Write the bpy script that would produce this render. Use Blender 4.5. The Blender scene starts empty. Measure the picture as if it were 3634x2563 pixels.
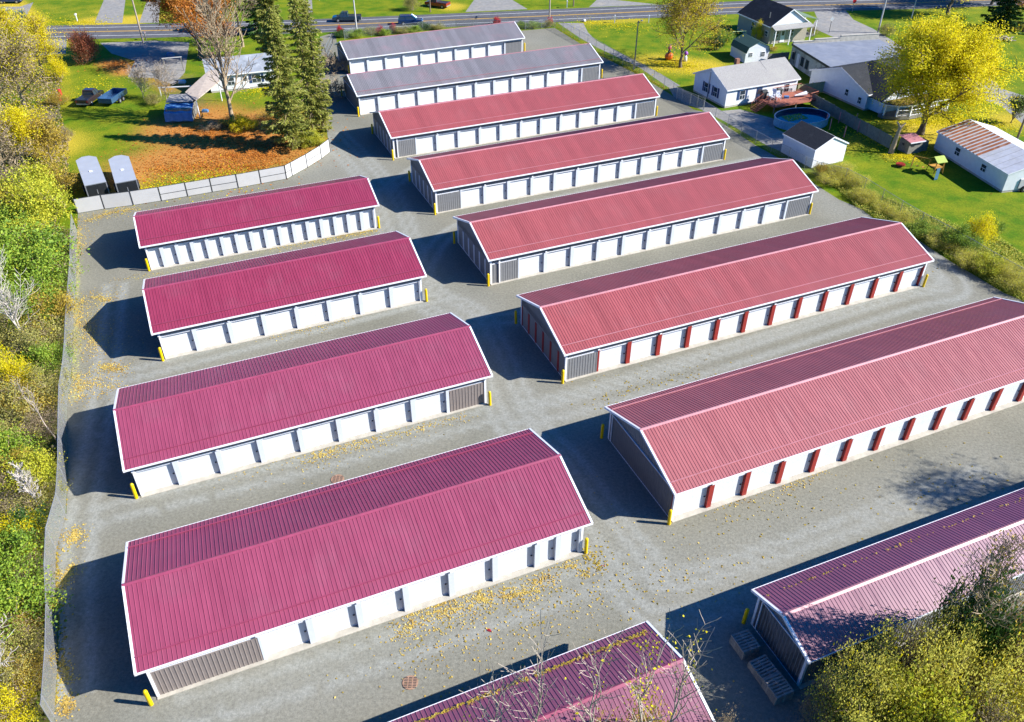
import bpy, math, random
import numpy as np
from mathutils import Vector, Matrix
R = math.radians
random.seed(7); rng = np.random.default_rng(7)
# ------------------------------------------------------------------ camera, sky, sun
scene = bpy.context.scene
C = scene.collection
CAM = (819.54, 0.641178, 0.002026); CH = 40.0
cd = bpy.data.cameras.new('camera'); co = bpy.data.objects.new('camera', cd); C.objects.link(co)
cd.sensor_width = 36; cd.lens = CAM[0] / 1024 * 36; cd.clip_start = 0.5; cd.clip_end = 3000
co.matrix_world = Matrix.Translation((0, 0, CH)) @ Matrix.Rotation(math.pi/2 - CAM[1], 4, 'X') @ Matrix.Rotation(CAM[2], 4, 'Z')
scene.camera = co
SUN_AZ, SUN_EL = R(-7.0), R(33.2)      # direction towards the sun, measured from +X
sd = Vector((math.cos(SUN_EL)*math.cos(SUN_AZ), math.cos(SUN_EL)*math.sin(SUN_AZ), math.sin(SUN_EL)))
sl = bpy.data.lights.new('sun', 'SUN'); sl.energy = 5.0; sl.angle = R(0.5); sl.color = (1.0, 0.965, 0.91)
so = bpy.data.objects.new('sun', sl); C.objects.link(so); so.rotation_euler = sd.to_track_quat('Z', 'Y').to_euler()
w = bpy.data.worlds.new('World'); scene.world = w; w.use_nodes = True
nt = w.node_tree; bg = nt.nodes['Background']
sky = nt.nodes.new('ShaderNodeTexSky'); sky.sky_type = 'NISHITA'; sky.sun_disc = False
sky.sun_elevation = SUN_EL; sky.sun_rotation = math.pi/2 - SUN_AZ
hs = nt.nodes.new('ShaderNodeHueSaturation'); hs.inputs['Saturation'].default_value = 1.5
tint = nt.nodes.new('ShaderNodeMix'); tint.data_type = 'RGBA'; tint.blend_type = 'MULTIPLY'; tint.inputs[0].default_value = 1; tint.inputs[7].default_value = (.08, .80, 1.5, 1)
nt.links.new(sky.outputs[0], hs.inputs['Color']); nt.links.new(hs.outputs[0], tint.inputs[6]); nt.links.new(tint.outputs[2], bg.inputs[0]); bg.inputs[1].default_value = 0.056
vs = scene.view_settings; vs.view_transform = 'Standard'; vs.look = 'None'; vs.exposure = 1.0; vs.gamma = 1
vs.use_curve_mapping = False
scene.render.engine = 'CYCLES'
scene.cycles.max_bounces = 4; scene.cycles.diffuse_bounces = 1; scene.cycles.transparent_max_bounces = 12
scene.render.resolution_x = 1024; scene.render.resolution_y = 722

# ------------------------------------------------------------------ survey: measured photo points -> ground coordinates
Z = dict(a=(0,600,2.3133),b=(0,1200,2.3133),c=(0,1800,2.1222),d=(2500,1700,1.8757),e=(1400,1800,1.9133),f=(900,500,2.296),
 g=(1800,300,2.296),h=(2700,600,2.3126),i=(1600,1000,1.799),j=(700,1500,2.296),k=(0,0,2.53),l=(800,0,2.53),m=(1600,0,2.53),
 n=(2400,0,1.8606),o=(2400,200,1.8606),z=(0,0,2296/3634),p=(500,130,2.62),r=(3100,380,1310/534),s=(1000,0,1310/700))
def G(s, z=0.0):
    c = s[0]; x, y = map(float, s[1:].split(',')); o = Z[c]
    u = ((o[0]+x/o[2])*1024/3634-512)/CAM[0]; v = ((o[1]+y/o[2])*1024/3634-361)/CAM[0]
    cr, sr = math.cos(-CAM[2]), math.sin(-CAM[2]); u, v = cr*u-sr*v, sr*u+cr*v
    cp, sp = math.cos(CAM[1]), math.sin(CAM[1])
    d = (u, cp-v*sp, -sp-v*cp); t = (z-CH)/d[2]
    return (d[0]*t, d[1]*t)
def PL(s): return [G(q) for q in s.split()]

# ------------------------------------------------------------------ materials
MATS = {}
def newmat(name):
    m = bpy.data.materials.new(name); m.use_nodes = True; MATS[name] = m
    return m, m.node_tree, m.node_tree.nodes['Principled BSDF']
def setsock(b, **k):
    for kk, v in k.items(): b.inputs[kk].default_value = v
def mat(name, col, rough=0.6, metal=0.0, var=0.12, scale=3.0, spec=0.4, bump=0.0, bscale=30.0, stain=None, stain_amt=0.0, stain_scale=0.6):
    """painted / weathered surface: base colour broken up by two noises, optional stain colour, optional bump"""
    m, t, b = newmat(name); L = t.links
    setsock(b, Roughness=rough, Metallic=metal); b.inputs['Specular IOR Level'].default_value = spec
    tc = t.nodes.new('ShaderNodeTexCoord')
    n = t.nodes.new('ShaderNodeTexNoise'); n.inputs['Scale'].default_value = scale; n.inputs['Detail'].default_value = 5
    L.new(tc.outputs['Object'], n.inputs['Vector'])
    r = t.nodes.new('ShaderNodeValToRGB'); r.color_ramp.elements[0].position = .3; r.color_ramp.elements[1].position = .7
    r.color_ramp.elements[0].color = (*[c*(1-var) for c in col], 1); r.color_ramp.elements[1].color = (*[min(1, c*(1+var)) for c in col], 1)
    L.new(n.outputs['Fac'], r.inputs['Fac']); out = r.outputs['Color']
    if stain:
        n2 = t.nodes.new('ShaderNodeTexNoise'); n2.inputs['Scale'].default_value = stain_scale; n2.inputs['Detail'].default_value = 8; n2.inputs['Roughness'].default_value = .65
        L.new(tc.outputs['Object'], n2.inputs['Vector'])
        mr = t.nodes.new('ShaderNodeMapRange'); mr.inputs[1].default_value = .5; mr.inputs[2].default_value = .68; mr.inputs[4].default_value = stain_amt
        L.new(n2.outputs['Fac'], mr.inputs[0])
        mx = t.nodes.new('ShaderNodeMix'); mx.data_type = 'RGBA'; L.new(mr.outputs[0], mx.inputs[0]); L.new(out, mx.inputs[6]); mx.inputs[7].default_value = (*stain, 1)
        out = mx.outputs[2]
    L.new(out, b.inputs['Base Color'])
    if bump:
        nb = t.nodes.new('ShaderNodeTexNoise'); nb.inputs['Scale'].default_value = bscale; nb.inputs['Detail'].default_value = 3
        L.new(tc.outputs['Object'], nb.inputs['Vector'])
        bp = t.nodes.new('ShaderNodeBump'); bp.inputs['Strength'].default_value = bump; bp.inputs['Distance'].default_value = .05
        L.new(nb.outputs['Fac'], bp.inputs['Height']); L.new(bp.outputs[0], b.inputs['Normal'])
    return m
def ribbed(name, col, axis='Z', period=0.08, strength=0.5, rough=0.5, var=.05, dark=.85):
    """corrugated / lapped sheet: stripes of relief along one object axis"""
    m = mat(name, col, rough, var=var, scale=2.0); t = m.node_tree; L = t.links; b = t.nodes['Principled BSDF']
    tc = t.nodes.new('ShaderNodeTexCoord'); sx = t.nodes.new('ShaderNodeSeparateXYZ'); L.new(tc.outputs['Object'], sx.inputs[0])
    mu = t.nodes.new('ShaderNodeMath'); mu.operation = 'MULTIPLY'; mu.inputs[1].default_value = 1/period; L.new(sx.outputs[axis], mu.inputs[0])
    fr = t.nodes.new('ShaderNodeMath'); fr.operation = 'FRACT'; L.new(mu.outputs[0], fr.inputs[0])
    bp = t.nodes.new('ShaderNodeBump'); bp.inputs['Strength'].default_value = strength; bp.inputs['Distance'].default_value = .02
    L.new(fr.outputs[0], bp.inputs['Height']); L.new(bp.outputs[0], b.inputs['Normal'])
    gt = t.nodes.new('ShaderNodeMath'); gt.operation = 'LESS_THAN'; gt.inputs[1].default_value = .14; L.new(fr.outputs[0], gt.inputs[0])
    src = b.inputs['Base Color'].links[0].from_socket
    mx = t.nodes.new('ShaderNodeMix'); mx.data_type = 'RGBA'; mx.blend_type = 'MULTIPLY'; L.new(gt.outputs[0], mx.inputs[0]); L.new(src, mx.inputs[6]); mx.inputs[7].default_value = (dark, dark, dark, 1)
    L.new(mx.outputs[2], b.inputs['Base Color'])
    return m
def leafmat(name, cols, transl=0.3):
    m, t, b = newmat(name); L = t.links
    g = t.nodes.new('ShaderNodeNewGeometry'); r = t.nodes.new('ShaderNodeValToRGB'); r.color_ramp.interpolation = 'LINEAR'
    els = r.color_ramp.elements
    for i, c in enumerate(cols):
        e = els[i] if i < 2 else els.new(1.0)
        e.color = (*c, 1)
    for i, e in enumerate(els): e.position = i/(len(cols)-1)
    n = t.nodes.new('ShaderNodeTexNoise'); n.inputs['Scale'].default_value = .55; tc = t.nodes.new('ShaderNodeTexCoord'); L.new(tc.outputs['Object'], n.inputs['Vector'])
    a = t.nodes.new('ShaderNodeMath'); a.operation = 'MULTIPLY_ADD'; a.inputs[1].default_value = .5; L.new(g.outputs['Random Per Island'], a.inputs[0])
    mr = t.nodes.new('ShaderNodeMapRange'); mr.inputs[1].default_value = .3; mr.inputs[2].default_value = .7; mr.inputs[4].default_value = .5; L.new(n.outputs['Fac'], mr.inputs[0]); L.new(mr.outputs[0], a.inputs[2])
    L.new(a.outputs[0], r.inputs['Fac']); L.new(r.outputs['Color'], b.inputs['Base Color']); setsock(b, Roughness=.6); b.inputs['Specular IOR Level'].default_value = .25
    tr = t.nodes.new('ShaderNodeBsdfTranslucent'); L.new(r.outputs['Color'], tr.inputs['Color'])
    mx = t.nodes.new('ShaderNodeMixShader'); mx.inputs[0].default_value = transl
    L.new(b.outputs[0], mx.inputs[1]); L.new(tr.outputs[0], mx.inputs[2]); L.new(mx.outputs[0], t.nodes['Material Output'].inputs[0])
    return m
def N(t, kind, **k):
    n = t.nodes.new(kind)
    for a, v in k.items():
        if a.startswith('_'): setattr(n, a[1:], v)
        else: n.inputs[a].default_value = v
    return n
def mixc(t, fac, a, b):
    mx = t.nodes.new('ShaderNodeMix'); mx.data_type = 'RGBA'
    for s, v in ((0, fac), (6, a), (7, b)):
        if isinstance(v, (tuple, float, int)): mx.inputs[s].default_value = (*v, 1) if isinstance(v, tuple) else v
        else: t.links.new(v, mx.inputs[s])
    return mx.outputs[2]
def mrange(t, src, a, b, c=0., d=1.):
    m = t.nodes.new('ShaderNodeMapRange'); m.inputs[1].default_value = a; m.inputs[2].default_value = b; m.inputs[3].default_value = c; m.inputs[4].default_value = d
    t.links.new(src, m.inputs[0]); return m.outputs[0]
def groundmat(name, base, base2, leafy, leafo, dirt, fine=(.75, 1.25), scales=(.25, 14., 5.), rough=.95, bump=.6, worn=False):
    """ground cover: attribute 'cover' = (yellow leaves, orange leaves, bare / worn)"""
    m, t, b = newmat(name); L = t.links; setsock(b, Roughness=rough); b.inputs['Specular IOR Level'].default_value = .15
    tc = t.nodes.new('ShaderNodeTexCoord'); at = t.nodes.new('ShaderNodeAttribute'); at.attribute_name = 'cover'
    sp = t.nodes.new('ShaderNodeSeparateXYZ'); L.new(at.outputs['Vector'], sp.inputs[0])
    def noise(s, det=4, rgh=.6):
        n = N(t, 'ShaderNodeTexNoise', Scale=s, Detail=det, Roughness=rgh); L.new(tc.outputs['Object'], n.inputs['Vector']); return n.outputs['Fac']
    big = noise(scales[0]); fi = noise(scales[1], 6, .85); med = noise(scales[2], 6, .85); med2 = noise(scales[2]*.3, 6, .8)
    col = mixc(t, mrange(t, big, .35, .65), base, base2)
    def cover(sock, noi, c1, w=.12):
        s1 = t.nodes.new('ShaderNodeMath'); s1.operation = 'SUBTRACT'; s1.inputs[0].default_value = 1.0; L.new(sock, s1.inputs[1])
        s2 = t.nodes.new('ShaderNodeMath'); s2.operation = 'SUBTRACT'; L.new(noi, s2.inputs[0])
        s3 = t.nodes.new('ShaderNodeMath'); s3.operation = 'MULTIPLY_ADD'; s3.inputs[1].default_value = .62; s3.inputs[2].default_value = .24; L.new(s1.outputs[0], s3.inputs[0])
        L.new(s3.outputs[0], s2.inputs[1])
        return mrange(t, s2.outputs[0], -w*.3, w, 0, 1)
    if worn:
        mm = N(t, 'ShaderNodeMath', _operation='MULTIPLY'); L.new(sp.outputs[2], mm.inputs[0]); L.new(mrange(t, med2, .3, .6, .45, 1.), mm.inputs[1]); col = mixc(t, mm.outputs[0], col, dirt)
    else: col = mixc(t, cover(sp.outputs[2], med2, dirt, .2), col, dirt)
    col = mixc(t, cover(sp.outputs[0], med, leafy, .07), col, leafy)
    col = mixc(t, cover(sp.outputs[1], med, leafo, .1), col, leafo)
    f = mrange(t, fi, .3, .7, fine[0], fine[1])
    vm = t.nodes.new('ShaderNodeVectorMath'); vm.operation = 'SCALE'; L.new(col, vm.inputs[0]); L.new(f, vm.inputs['Scale'])
    L.new(vm.outputs[0], b.inputs['Base Color'])
    bp = N(t, 'ShaderNodeBump', Strength=bump, Distance=.04); L.new(noise(scales[1]*2.3, 6, .8), bp.inputs['Height']); L.new(bp.outputs[0], b.inputs['Normal'])
    return m
M = {}
M['grass'] = groundmat('grass', (.070, .150, .002), (.19, .215, .006), (.48, .36, .03), (.44, .19, .045), (.15, .13, .055), fine=(.45, 1.55), scales=(.35, 4.5, 8.))
M['gravel'] = groundmat('gravel', (.188, .180, .140), (.228, .215, .168), (.55, .50, .12), (.30, .22, .14), (.30, .30, .265), fine=(.62, 1.38), scales=(.12, 5., 6.), bump=.5, worn=True)
M['asphalt'] = mat('asphalt', (.105, .105, .115), .85, var=.12, scale=1.2, spec=.2, bump=.4, bscale=20, stain=(.16, .155, .15), stain_amt=.6, stain_scale=.3)
M['drive'] = mat('worn_asphalt', (.26, .25, .235), .9, var=.15, scale=1.5, spec=.2, bump=.5, bscale=16, stain=(.36, .32, .26), stain_amt=.7, stain_scale=.5)
M['lane_white'] = mat('lane_white', (.62, .62, .60), .7, var=.12, scale=2)
M['lane_yellow'] = mat('lane_yellow', (.62, .36, .05), .7, var=.12, scale=2)
M['concrete'] = mat('concrete', (.46, .42, .35), .9, var=.15, scale=2, bump=.3)
M['siding_grey'] = mat('grey_steel_siding', (.20, .20, .205), .5, var=.06)
M['siding_taupe'] = mat('taupe_steel_siding', (.22, .185, .17), .5, var=.06)
M['white_trim'] = mat('white_trim', (.80, .80, .82), .45, var=.03)
M['red_post'] = mat('red_post', (.30, .028, .022), .45, var=.08)
M['door_white'] = ribbed('white_rollup_door', (.80, .82, .85), 'Z', .085, .6, dark=.72)
M['post_white'] = mat('off_white_post', (.60, .63, .68), .5, var=.03)
M['latch'] = mat('black_latch', (.02, .02, .025), .4)
M['bollard'] = mat('yellow_bollard', (.78, .52, .0), .4, var=.05)
def roofmat(name, col, rough, spec, coat=0.0, panel=.10, rust=None):
    m = mat(name, col, rough, var=.05, scale=.5, spec=spec, stain=rust or tuple(c*.8+.04 for c in col), stain_amt=.35, stain_scale=.35)
    t = m.node_tree; L = t.links; b = t.nodes['Principled BSDF']; b.inputs['Coat Weight'].default_value = coat; b.inputs['Coat Roughness'].default_value = .35
    tc = t.nodes.new('ShaderNodeTexCoord'); sx = t.nodes.new('ShaderNodeSeparateXYZ'); L.new(tc.outputs['Object'], sx.inputs[0])
    mu = N(t, 'ShaderNodeMath', _operation='MULTIPLY'); mu.inputs[1].default_value = 1/.915; L.new(sx.outputs['X'], mu.inputs[0])
    fl = N(t, 'ShaderNodeMath', _operation='FLOOR'); L.new(mu.outputs[0], fl.inputs[0])
    wn = t.nodes.new('ShaderNodeTexWhiteNoise'); wn.noise_dimensions = '1D'; L.new(fl.outputs[0], wn.inputs['W'])
    f = mrange(t, wn.outputs['Value'], 0, 1, 1-panel, 1+panel)
    src = b.inputs['Base Color'].links[0].from_socket
    vm = N(t, 'ShaderNodeVectorMath', _operation='SCALE'); L.new(src, vm.inputs[0]); L.new(f, vm.inputs['Scale'])
    mp = t.nodes.new('ShaderNodeMapping'); mp.inputs['Scale'].default_value = (5., .25, 1.); L.new(tc.outputs['Object'], mp.inputs[0])
    sn = N(t, 'ShaderNodeTexNoise', Scale=1., Detail=5, Roughness=.7); L.new(mp.outputs[0], sn.inputs['Vector'])
    v2 = N(t, 'ShaderNodeVectorMath', _operation='SCALE'); L.new(vm.outputs[0], v2.inputs[0]); L.new(mrange(t, sn.outputs['Fac'], .3, .7, .88, 1.12), v2.inputs['Scale']); L.new(v2.outputs[0], b.inputs['Base Color'])
    L.new(mrange(t, sn.outputs['Fac'], .3, .7, rough-.08, rough+.12), b.inputs['Roughness'])
    return m
M['roof_burgundy'] = roofmat('burgundy_metal_roof', (.255, .032, .072), .42, .5, panel=.03)
M['roof_rose'] = roofmat('faded_rose_burgundy_metal_roof', (.27, .050, .098), .42, .5, panel=.03)
M['roof_faded'] = roofmat('faded_red_metal_roof', (.345, .100, .106), .42, .5, panel=.03)
M['roof_red'] = roofmat('red_metal_roof', (.335, .080, .084), .42, .5, panel=.07)
M['roof_grey'] = roofmat('grey_mauve_metal_roof', (.20, .188, .20), .45, .5, rust=(.32, .18, .2))  # greyish base colour stands in for the sheen of a grazing view
M['roof_plum'] = roofmat('plum_metal_roof', (.22, .065, .105), .38, .7, .3, panel=.03)
M['cap_burgundy'] = mat('burgundy_ridge_cap', (.29, .05, .10), .4, spec=.6)
M['cap_pink'] = mat('faded_pink_ridge_cap', (.48, .20, .22), .4, spec=.6)
M['cap_grey'] = mat('grey_ridge_cap', (.36, .16, .18), .4, spec=.6)
M['galv'] = mat('galvanised_steel', (.42, .43, .45), .35, .6, var=.1)
M['dark_steel'] = mat('dark_steel', (.035, .037, .04), .5)
M['fence_panel'] = mat('grey_fence_panel', (.50, .49, .48), .7, var=.05, scale=1.2, stain=(.38, .37, .36), stain_amt=.5)
M['wood_pole'] = mat('weathered_wood', (.22, .16, .11), .85, var=.25, scale=4, bump=.4)
M['wood_grey'] = mat('grey_weathered_boards', (.20, .19, .16), .85, var=.25, scale=4, bump=.3)
M['pallet'] = mat('pallet_wood', (.36, .31, .25), .85, var=.25, scale=3)
M['bark'] = mat('bark', (.15, .115, .085), .9, var=.3, scale=5, bump=.5)
M['bark_pale'] = mat('pale_bark', (.55, .48, .42), .8, var=.15, scale=5)
M['bark_tan'] = mat('tan_bark', (.38, .31, .25), .8, var=.2, scale=5)
M['bark_grey'] = mat('grey_bark', (.36, .27, .17), .85, var=.2, scale=5)
M['glass'] = mat('window_glass', (.03, .045, .06), .12, var=.1, spec=.8)
M['rust_pan'] = mat('rusty_iron', (.34, .20, .13), .8, var=.25, scale=8)
def alphawire(name, col, gap=.055, th=.14):
    m, t, b = newmat(name); L = t.links; setsock(b, Roughness=.4, Metallic=.5); b.inputs['Base Color'].default_value = (*col, 1)
    tc = t.nodes.new('ShaderNodeTexCoord'); sx = t.nodes.new('ShaderNodeSeparateXYZ'); L.new(tc.outputs['UV'], sx.inputs[0])
    outs = []
    for op in ('ADD', 'SUBTRACT'):
        a = N(t, 'ShaderNodeMath', _operation=op); L.new(sx.outputs['X'], a.inputs[0]); L.new(sx.outputs['Y'], a.inputs[1])
        mu = N(t, 'ShaderNodeMath', _operation='MULTIPLY'); mu.inputs[1].default_value = 1/gap; L.new(a.outputs[0], mu.inputs[0])
        fr = N(t, 'ShaderNodeMath', _operation='FRACT'); L.new(mu.outputs[0], fr.inputs[0])
        lt = N(t, 'ShaderNodeMath', _operation='LESS_THAN'); lt.inputs[1].default_value = th; L.new(fr.outputs[0], lt.inputs[0]); outs.append(lt)
    mxm = N(t, 'ShaderNodeMath', _operation='MAXIMUM'); L.new(outs[0].outputs[0], mxm.inputs[0]); L.new(outs[1].outputs[0], mxm.inputs[1])
    L.new(mxm.outputs[0], b.inputs['Alpha'])
    return m
M['mesh_dense'] = alphawire('dense_chain_link', (.50, .51, .52), .055, .33)
M['mesh_thin'] = alphawire('thin_chain_link', (.34, .38, .38), .06, .10)

# ------------------------------------------------------------------ object helpers
def put(o, label=None, cat=None, group=None, kind=None):
    if label: o['label'] = label
    if cat: o['category'] = cat
    if group: o['group'] = group
    if kind: o['kind'] = kind
    return o
def empty(name, loc=(0, 0, 0), rz=0.0, label=None, cat=None, group=None):
    o = bpy.data.objects.new(name, None); C.objects.link(o); o.location = loc; o.rotation_euler = (0, 0, rz)
    o.empty_display_size = .3
    return put(o, label, cat, group)
class MB:
    def __init__(s): s.v = []; s.f = []; s.uv = None
    def add(s, vs, fs):
        n = len(s.v); s.v += [tuple(q) for q in vs]; s.f += [tuple(i+n for i in f) for f in fs]; return s
    def box(s, x0, x1, y0, y1, z0, z1, M_=None):
        vs = [(x, y, z) for z in (z0, z1) for x, y in ((x0, y0), (x1, y0), (x1, y1), (x0, y1))]
        if M_ is not None: vs = [M_ @ Vector(q) for q in vs]
        return s.add(vs, [(3, 2, 1, 0), (4, 5, 6, 7), (0, 1, 5, 4), (1, 2, 6, 5), (2, 3, 7, 6), (3, 0, 4, 7)])
    def prism(s, poly, axis, a, b, M_=None):
        """extrude a closed outline along an axis ('x','y' or 'z') from a to b"""
        def P(u, v, w): return {'x': (w, u, v), 'y': (u, w, v), 'z': (u, v, w)}[axis]
        n = len(poly); vs = [P(u, v, a) for u, v in poly] + [P(u, v, b) for u, v in poly]
        if M_ is not None: vs = [M_ @ Vector(q) for q in vs]
        return s.add(vs, [tuple(range(n))[::-1], tuple(range(n, 2*n))] + [(i, (i+1) % n, n+(i+1) % n, n+i) for i in range(n)])
    def tube(s, p0, p1, r0, r1=None, n=8, caps=True):
        p0, p1 = Vector(p0), Vector(p1); r1 = r0 if r1 is None else r1; d = (p1-p0)
        if d.length < 1e-6: return s
        q = d.to_track_quat('Z', 'Y'); vs = []
        for p, r in ((p0, r0), (p1, r1)):
            for i in range(n):
                a = 2*math.pi*i/n; vs.append(p + q @ Vector((r*math.cos(a), r*math.sin(a), 0)))
        fs = [(i, (i+1) % n, n+(i+1) % n, n+i) for i in range(n)]
        if caps: fs += [tuple(range(n))[::-1], tuple(range(n, 2*n))]
        return s.add(vs, fs)
    def lathe(s, prof, c=(0, 0, 0), n=16, lobes=0, amp=0.0):
        vs = []; k = len(prof)
        for r, z in prof:
            for i in range(n):
                a = 2*math.pi*i/n; rr = r*(1+amp*math.cos(lobes*a)) if lobes else r
                vs.append((c[0]+rr*math.cos(a), c[1]+rr*math.sin(a), c[2]+z))
        fs = [(j*n+i, j*n+(i+1) % n, (j+1)*n+(i+1) % n, (j+1)*n+i) for j in range(k-1) for i in range(n)]
        fs += [tuple(range(n))[::-1], tuple(range((k-1)*n, k*n))]
        return s.add(vs, fs)
    def build(s, name, material, parent=None, smooth=False):
        me = bpy.data.meshes.new(name); me.from_pydata(s.v, [], s.f); me.materials.append(M[material] if isinstance(material, str) else material)
        if smooth: me.polygons.foreach_set('use_smooth', [True]*len(me.polygons))
        o = bpy.data.objects.new(name, me); C.objects.link(o)
        if parent is not None: o.parent = parent
        return o
def copy_tree(o, parent=None):
    c = o.copy(); C.objects.link(c)
    if parent is not None: c.parent = parent
    for ch in KIDS.get(o.name, []): copy_tree(ch, c)
    return c
KIDS = {}
def index_kids(root):
    def rec(o):
        KIDS[o.name] = list(o.children)
        for ch in o.children: rec(ch)
    rec(root)
def rotz(a): return Matrix.Rotation(a, 4, 'Z')
def at(x, y, z=0.0, a=0.0): return Matrix.Translation((x, y, z)) @ rotz(a)

# ------------------------------------------------------------------ ground sheets
def inpoly(X, Y, poly):
    ins = np.zeros(X.shape, bool); n = len(poly)
    for i in range(n):
        x1, y1 = poly[i]; x2, y2 = poly[(i+1) % n]
        if y1 == y2: continue
        c = ((y1 > Y) != (y2 > Y)) & (X < (x2-x1)*(Y-y1)/(y2-y1)+x1); ins ^= c
    return ins
def capsule(X, Y, pts, r, soft=1.0):
    """1 near a polyline, fading to 0 over r"""
    best = np.full(X.shape, 1e9)
    for (x1, y1), (x2, y2) in zip(pts[:-1], pts[1:]) if len(pts) > 1 else [(pts[0], pts[0])]:
        dx, dy = x2-x1, y2-y1; L2 = dx*dx+dy*dy+1e-9
        t = np.clip(((X-x1)*dx+(Y-y1)*dy)/L2, 0, 1); best = np.minimum(best, np.hypot(X-x1-t*dx, Y-y1-t*dy))
    return np.clip(1.0-best/r, 0, 1)**soft
def setcover(me, cov):
    a = me.color_attributes.new('cover', 'FLOAT_COLOR', 'POINT')
    d = np.ones((len(me.vertices), 4), np.float32); d[:, :3] = cov; a.data.foreach_set('color', d.ravel())
import bmesh
def sheet(name, poly, z, material, step=None, cover=None, kind='structure'):
    bm = bmesh.new(); vs = [bm.verts.new((x, y, z)) for x, y in poly]; bm.faces.new(vs)
    bmesh.ops.triangulate(bm, faces=bm.faces[:])
    if step:
        xs = [p[0] for p in poly]; ys = [p[1] for p in poly]
        for ax, lo, hi in ((0, min(xs), max(xs)), (1, min(ys), max(ys))):
            v = lo+step
            while v < hi:
                no = (1, 0, 0) if ax == 0 else (0, 1, 0); pc = (v, 0, 0) if ax == 0 else (0, v, 0)
                bmesh.ops.bisect_plane(bm, geom=bm.verts[:]+bm.edges[:]+bm.faces[:], plane_co=pc, plane_no=no); v += step
    if step and name == 'gravel_yard': bmesh.ops.subdivide_edges(bm, edges=bm.edges[:], cuts=1, use_grid_fill=True)
    for f in bm.faces:
        f.normal_update()
        if f.normal.z < 0: f.normal_flip()
    me = bpy.data.meshes.new(name); bm.to_mesh(me); bm.free(); me.materials.append(M[material])
    o = bpy.data.objects.new(name, me); C.objects.link(o); put(o, kind=kind)
    if cover:
        co_ = np.zeros(len(me.vertices)*3, np.float32); me.vertices.foreach_get('co', co_); co_ = co_.reshape(-1, 3)
        setcover(me, cover(co_[:, 0], co_[:, 1]))
    return o
def strip(pts, w, z=0.0):
    """left/right offset outline of a polyline"""
    L_, R_ = [], []
    for i, p in enumerate(pts):
        a = Vector(pts[max(i-1, 0)]); b = Vector(pts[min(i+1, len(pts)-1)]); d = (b-a).normalized(); n = Vector((-d.y, d.x))
        L_.append(tuple(Vector(p)+n*w)); R_.append(tuple(Vector(p)-n*w))
    return R_ + L_[::-1]
def offset(pts, w):
    out = []
    for i, p in enumerate(pts):
        a = Vector(pts[max(i-1, 0)]); b = Vector(pts[min(i+1, len(pts)-1)]); d = (b-a).normalized(); out.append(tuple(Vector(p)+Vector((-d.y, d.x))*w))
    return out

# photo-measured fallen-leaf areas: (points, radius, strength)
YEL = [('k700,500 k1100,1000 k700,1300 k1300,1500', 11, .50), ('k650,620 k1000,700', 5, .5), ('p950,600 p1150,560', 4, .55), ('z300,330 z560,230', 10, .45), ('m1100,200 m1500,300', 5, .35), ('n1500,150 n1900,200', 12, .5), ('z1500,80 z1480,140', 8, .45), ('r100,500 r300,700', 8, .3), ('k400,60 k700,150 k900,60', 8, .55), ('s220,60 s800,110', 5, .4),('z95,330', 9, .9), ('z40,120', 14, .9), ('z150,350 z230,420', 6, .55), ('z140,160 z150,240', 7, .6), ('k850,190 k1150,190', 6, .9), ('k50,30 k240,200', 5, 1.0), ('k950,100', 4, .8),
 ('k330,40 k700,200', 8, .5), ('m1700,180 m1250,200', 5, .7), ('m1850,560 m2250,600', 7, .9), ('m2000,300', 7, .45), ('n1700,60 n2000,40', 10, .6), ('r350,200 r520,230', 6, .9), ('o1700,500', 9, .9), ('o1300,500 o1100,620', 5, .6), ('r150,430 r400,440', 3, .7),
 ('o2200,420', 7, .8), ('l1100,20 l1500,20', 5, .4), ('m0,60', 5, .9), ('k1130,180 k1290,150', 3, 1.0), ('k1440,150', 3, 1.0), ('z300,420 z560,400', 8, .45), ('z2150,600', 8, .25), ('z1960,80', 10, .4), ('l1900,40', 9, .6), ('p900,650', 5, .5), ('z560,210', 5, .3), ('z380,400', 8, .5)]
ORA = [('z280,400 z420,340 z640,350', 9, .8), ('z470,260 z600,300', 9, .85), ('z330,160 z380,200', 5, .7), ('k1000,560 k1150,640', 4, .9), ('z430,290 z600,330 z480,340', 10, 1.0), ('z640,300', 6, .7), ('z300,150 z265,165', 5, .6), ('z520,300 z330,370', 9, .85), ('z360,350 z600,350', 7, .8), ('k1050,600', 4, .8), ('l0,1200 l350,1100', 8, 1.0), ('z500,200', 5, .5), ('m2150,560', 3, .4)]
DRY = [('z60,700 z60,1200 z40,1600', 9, .8), ('z400,180 z440,240', 5, .8), ('o1300,560 o1150,520', 4, .6), ('o880,740 o1100,830', 3, .7), ('z120,420', 5, .5), ('z1200,1580', 12, 1.0), ('z1700,1560', 12, 1.0), ('z2000,1500', 12, 1.0), ('z2250,1450', 12, 1.0)]
def cover_grass(X, Y):
    out = []
    for S in (YEL, ORA, DRY):
        a = np.zeros(X.shape)
        for pts, r, s in S:
            a = np.maximum(a, s*.98*capsule(X, Y, PL(pts), r*1.3, .6))
        out.append(a)
    return np.stack(out, 1)
xs = np.concatenate([[-1500, -500, -240], np.arange(-130, 131, 1.0), [240, 500, 1500]]); ys = np.concatenate([[-1500, -400, -60], np.arange(0, 221, 1.0), [300, 500, 2500]])
GX, GY = np.meshgrid(xs, ys); nx, ny = len(xs), len(ys)
me = bpy.data.meshes.new('ground'); idx = np.arange(nx*ny).reshape(ny, nx)
quads = np.stack([idx[:-1, :-1], idx[:-1, 1:], idx[1:, 1:], idx[1:, :-1]], -1).reshape(-1, 4)
me.from_pydata(np.stack([GX.ravel(), GY.ravel(), 0*GX.ravel()], 1).tolist(), [], quads.tolist()); me.materials.append(M['grass'])
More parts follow.
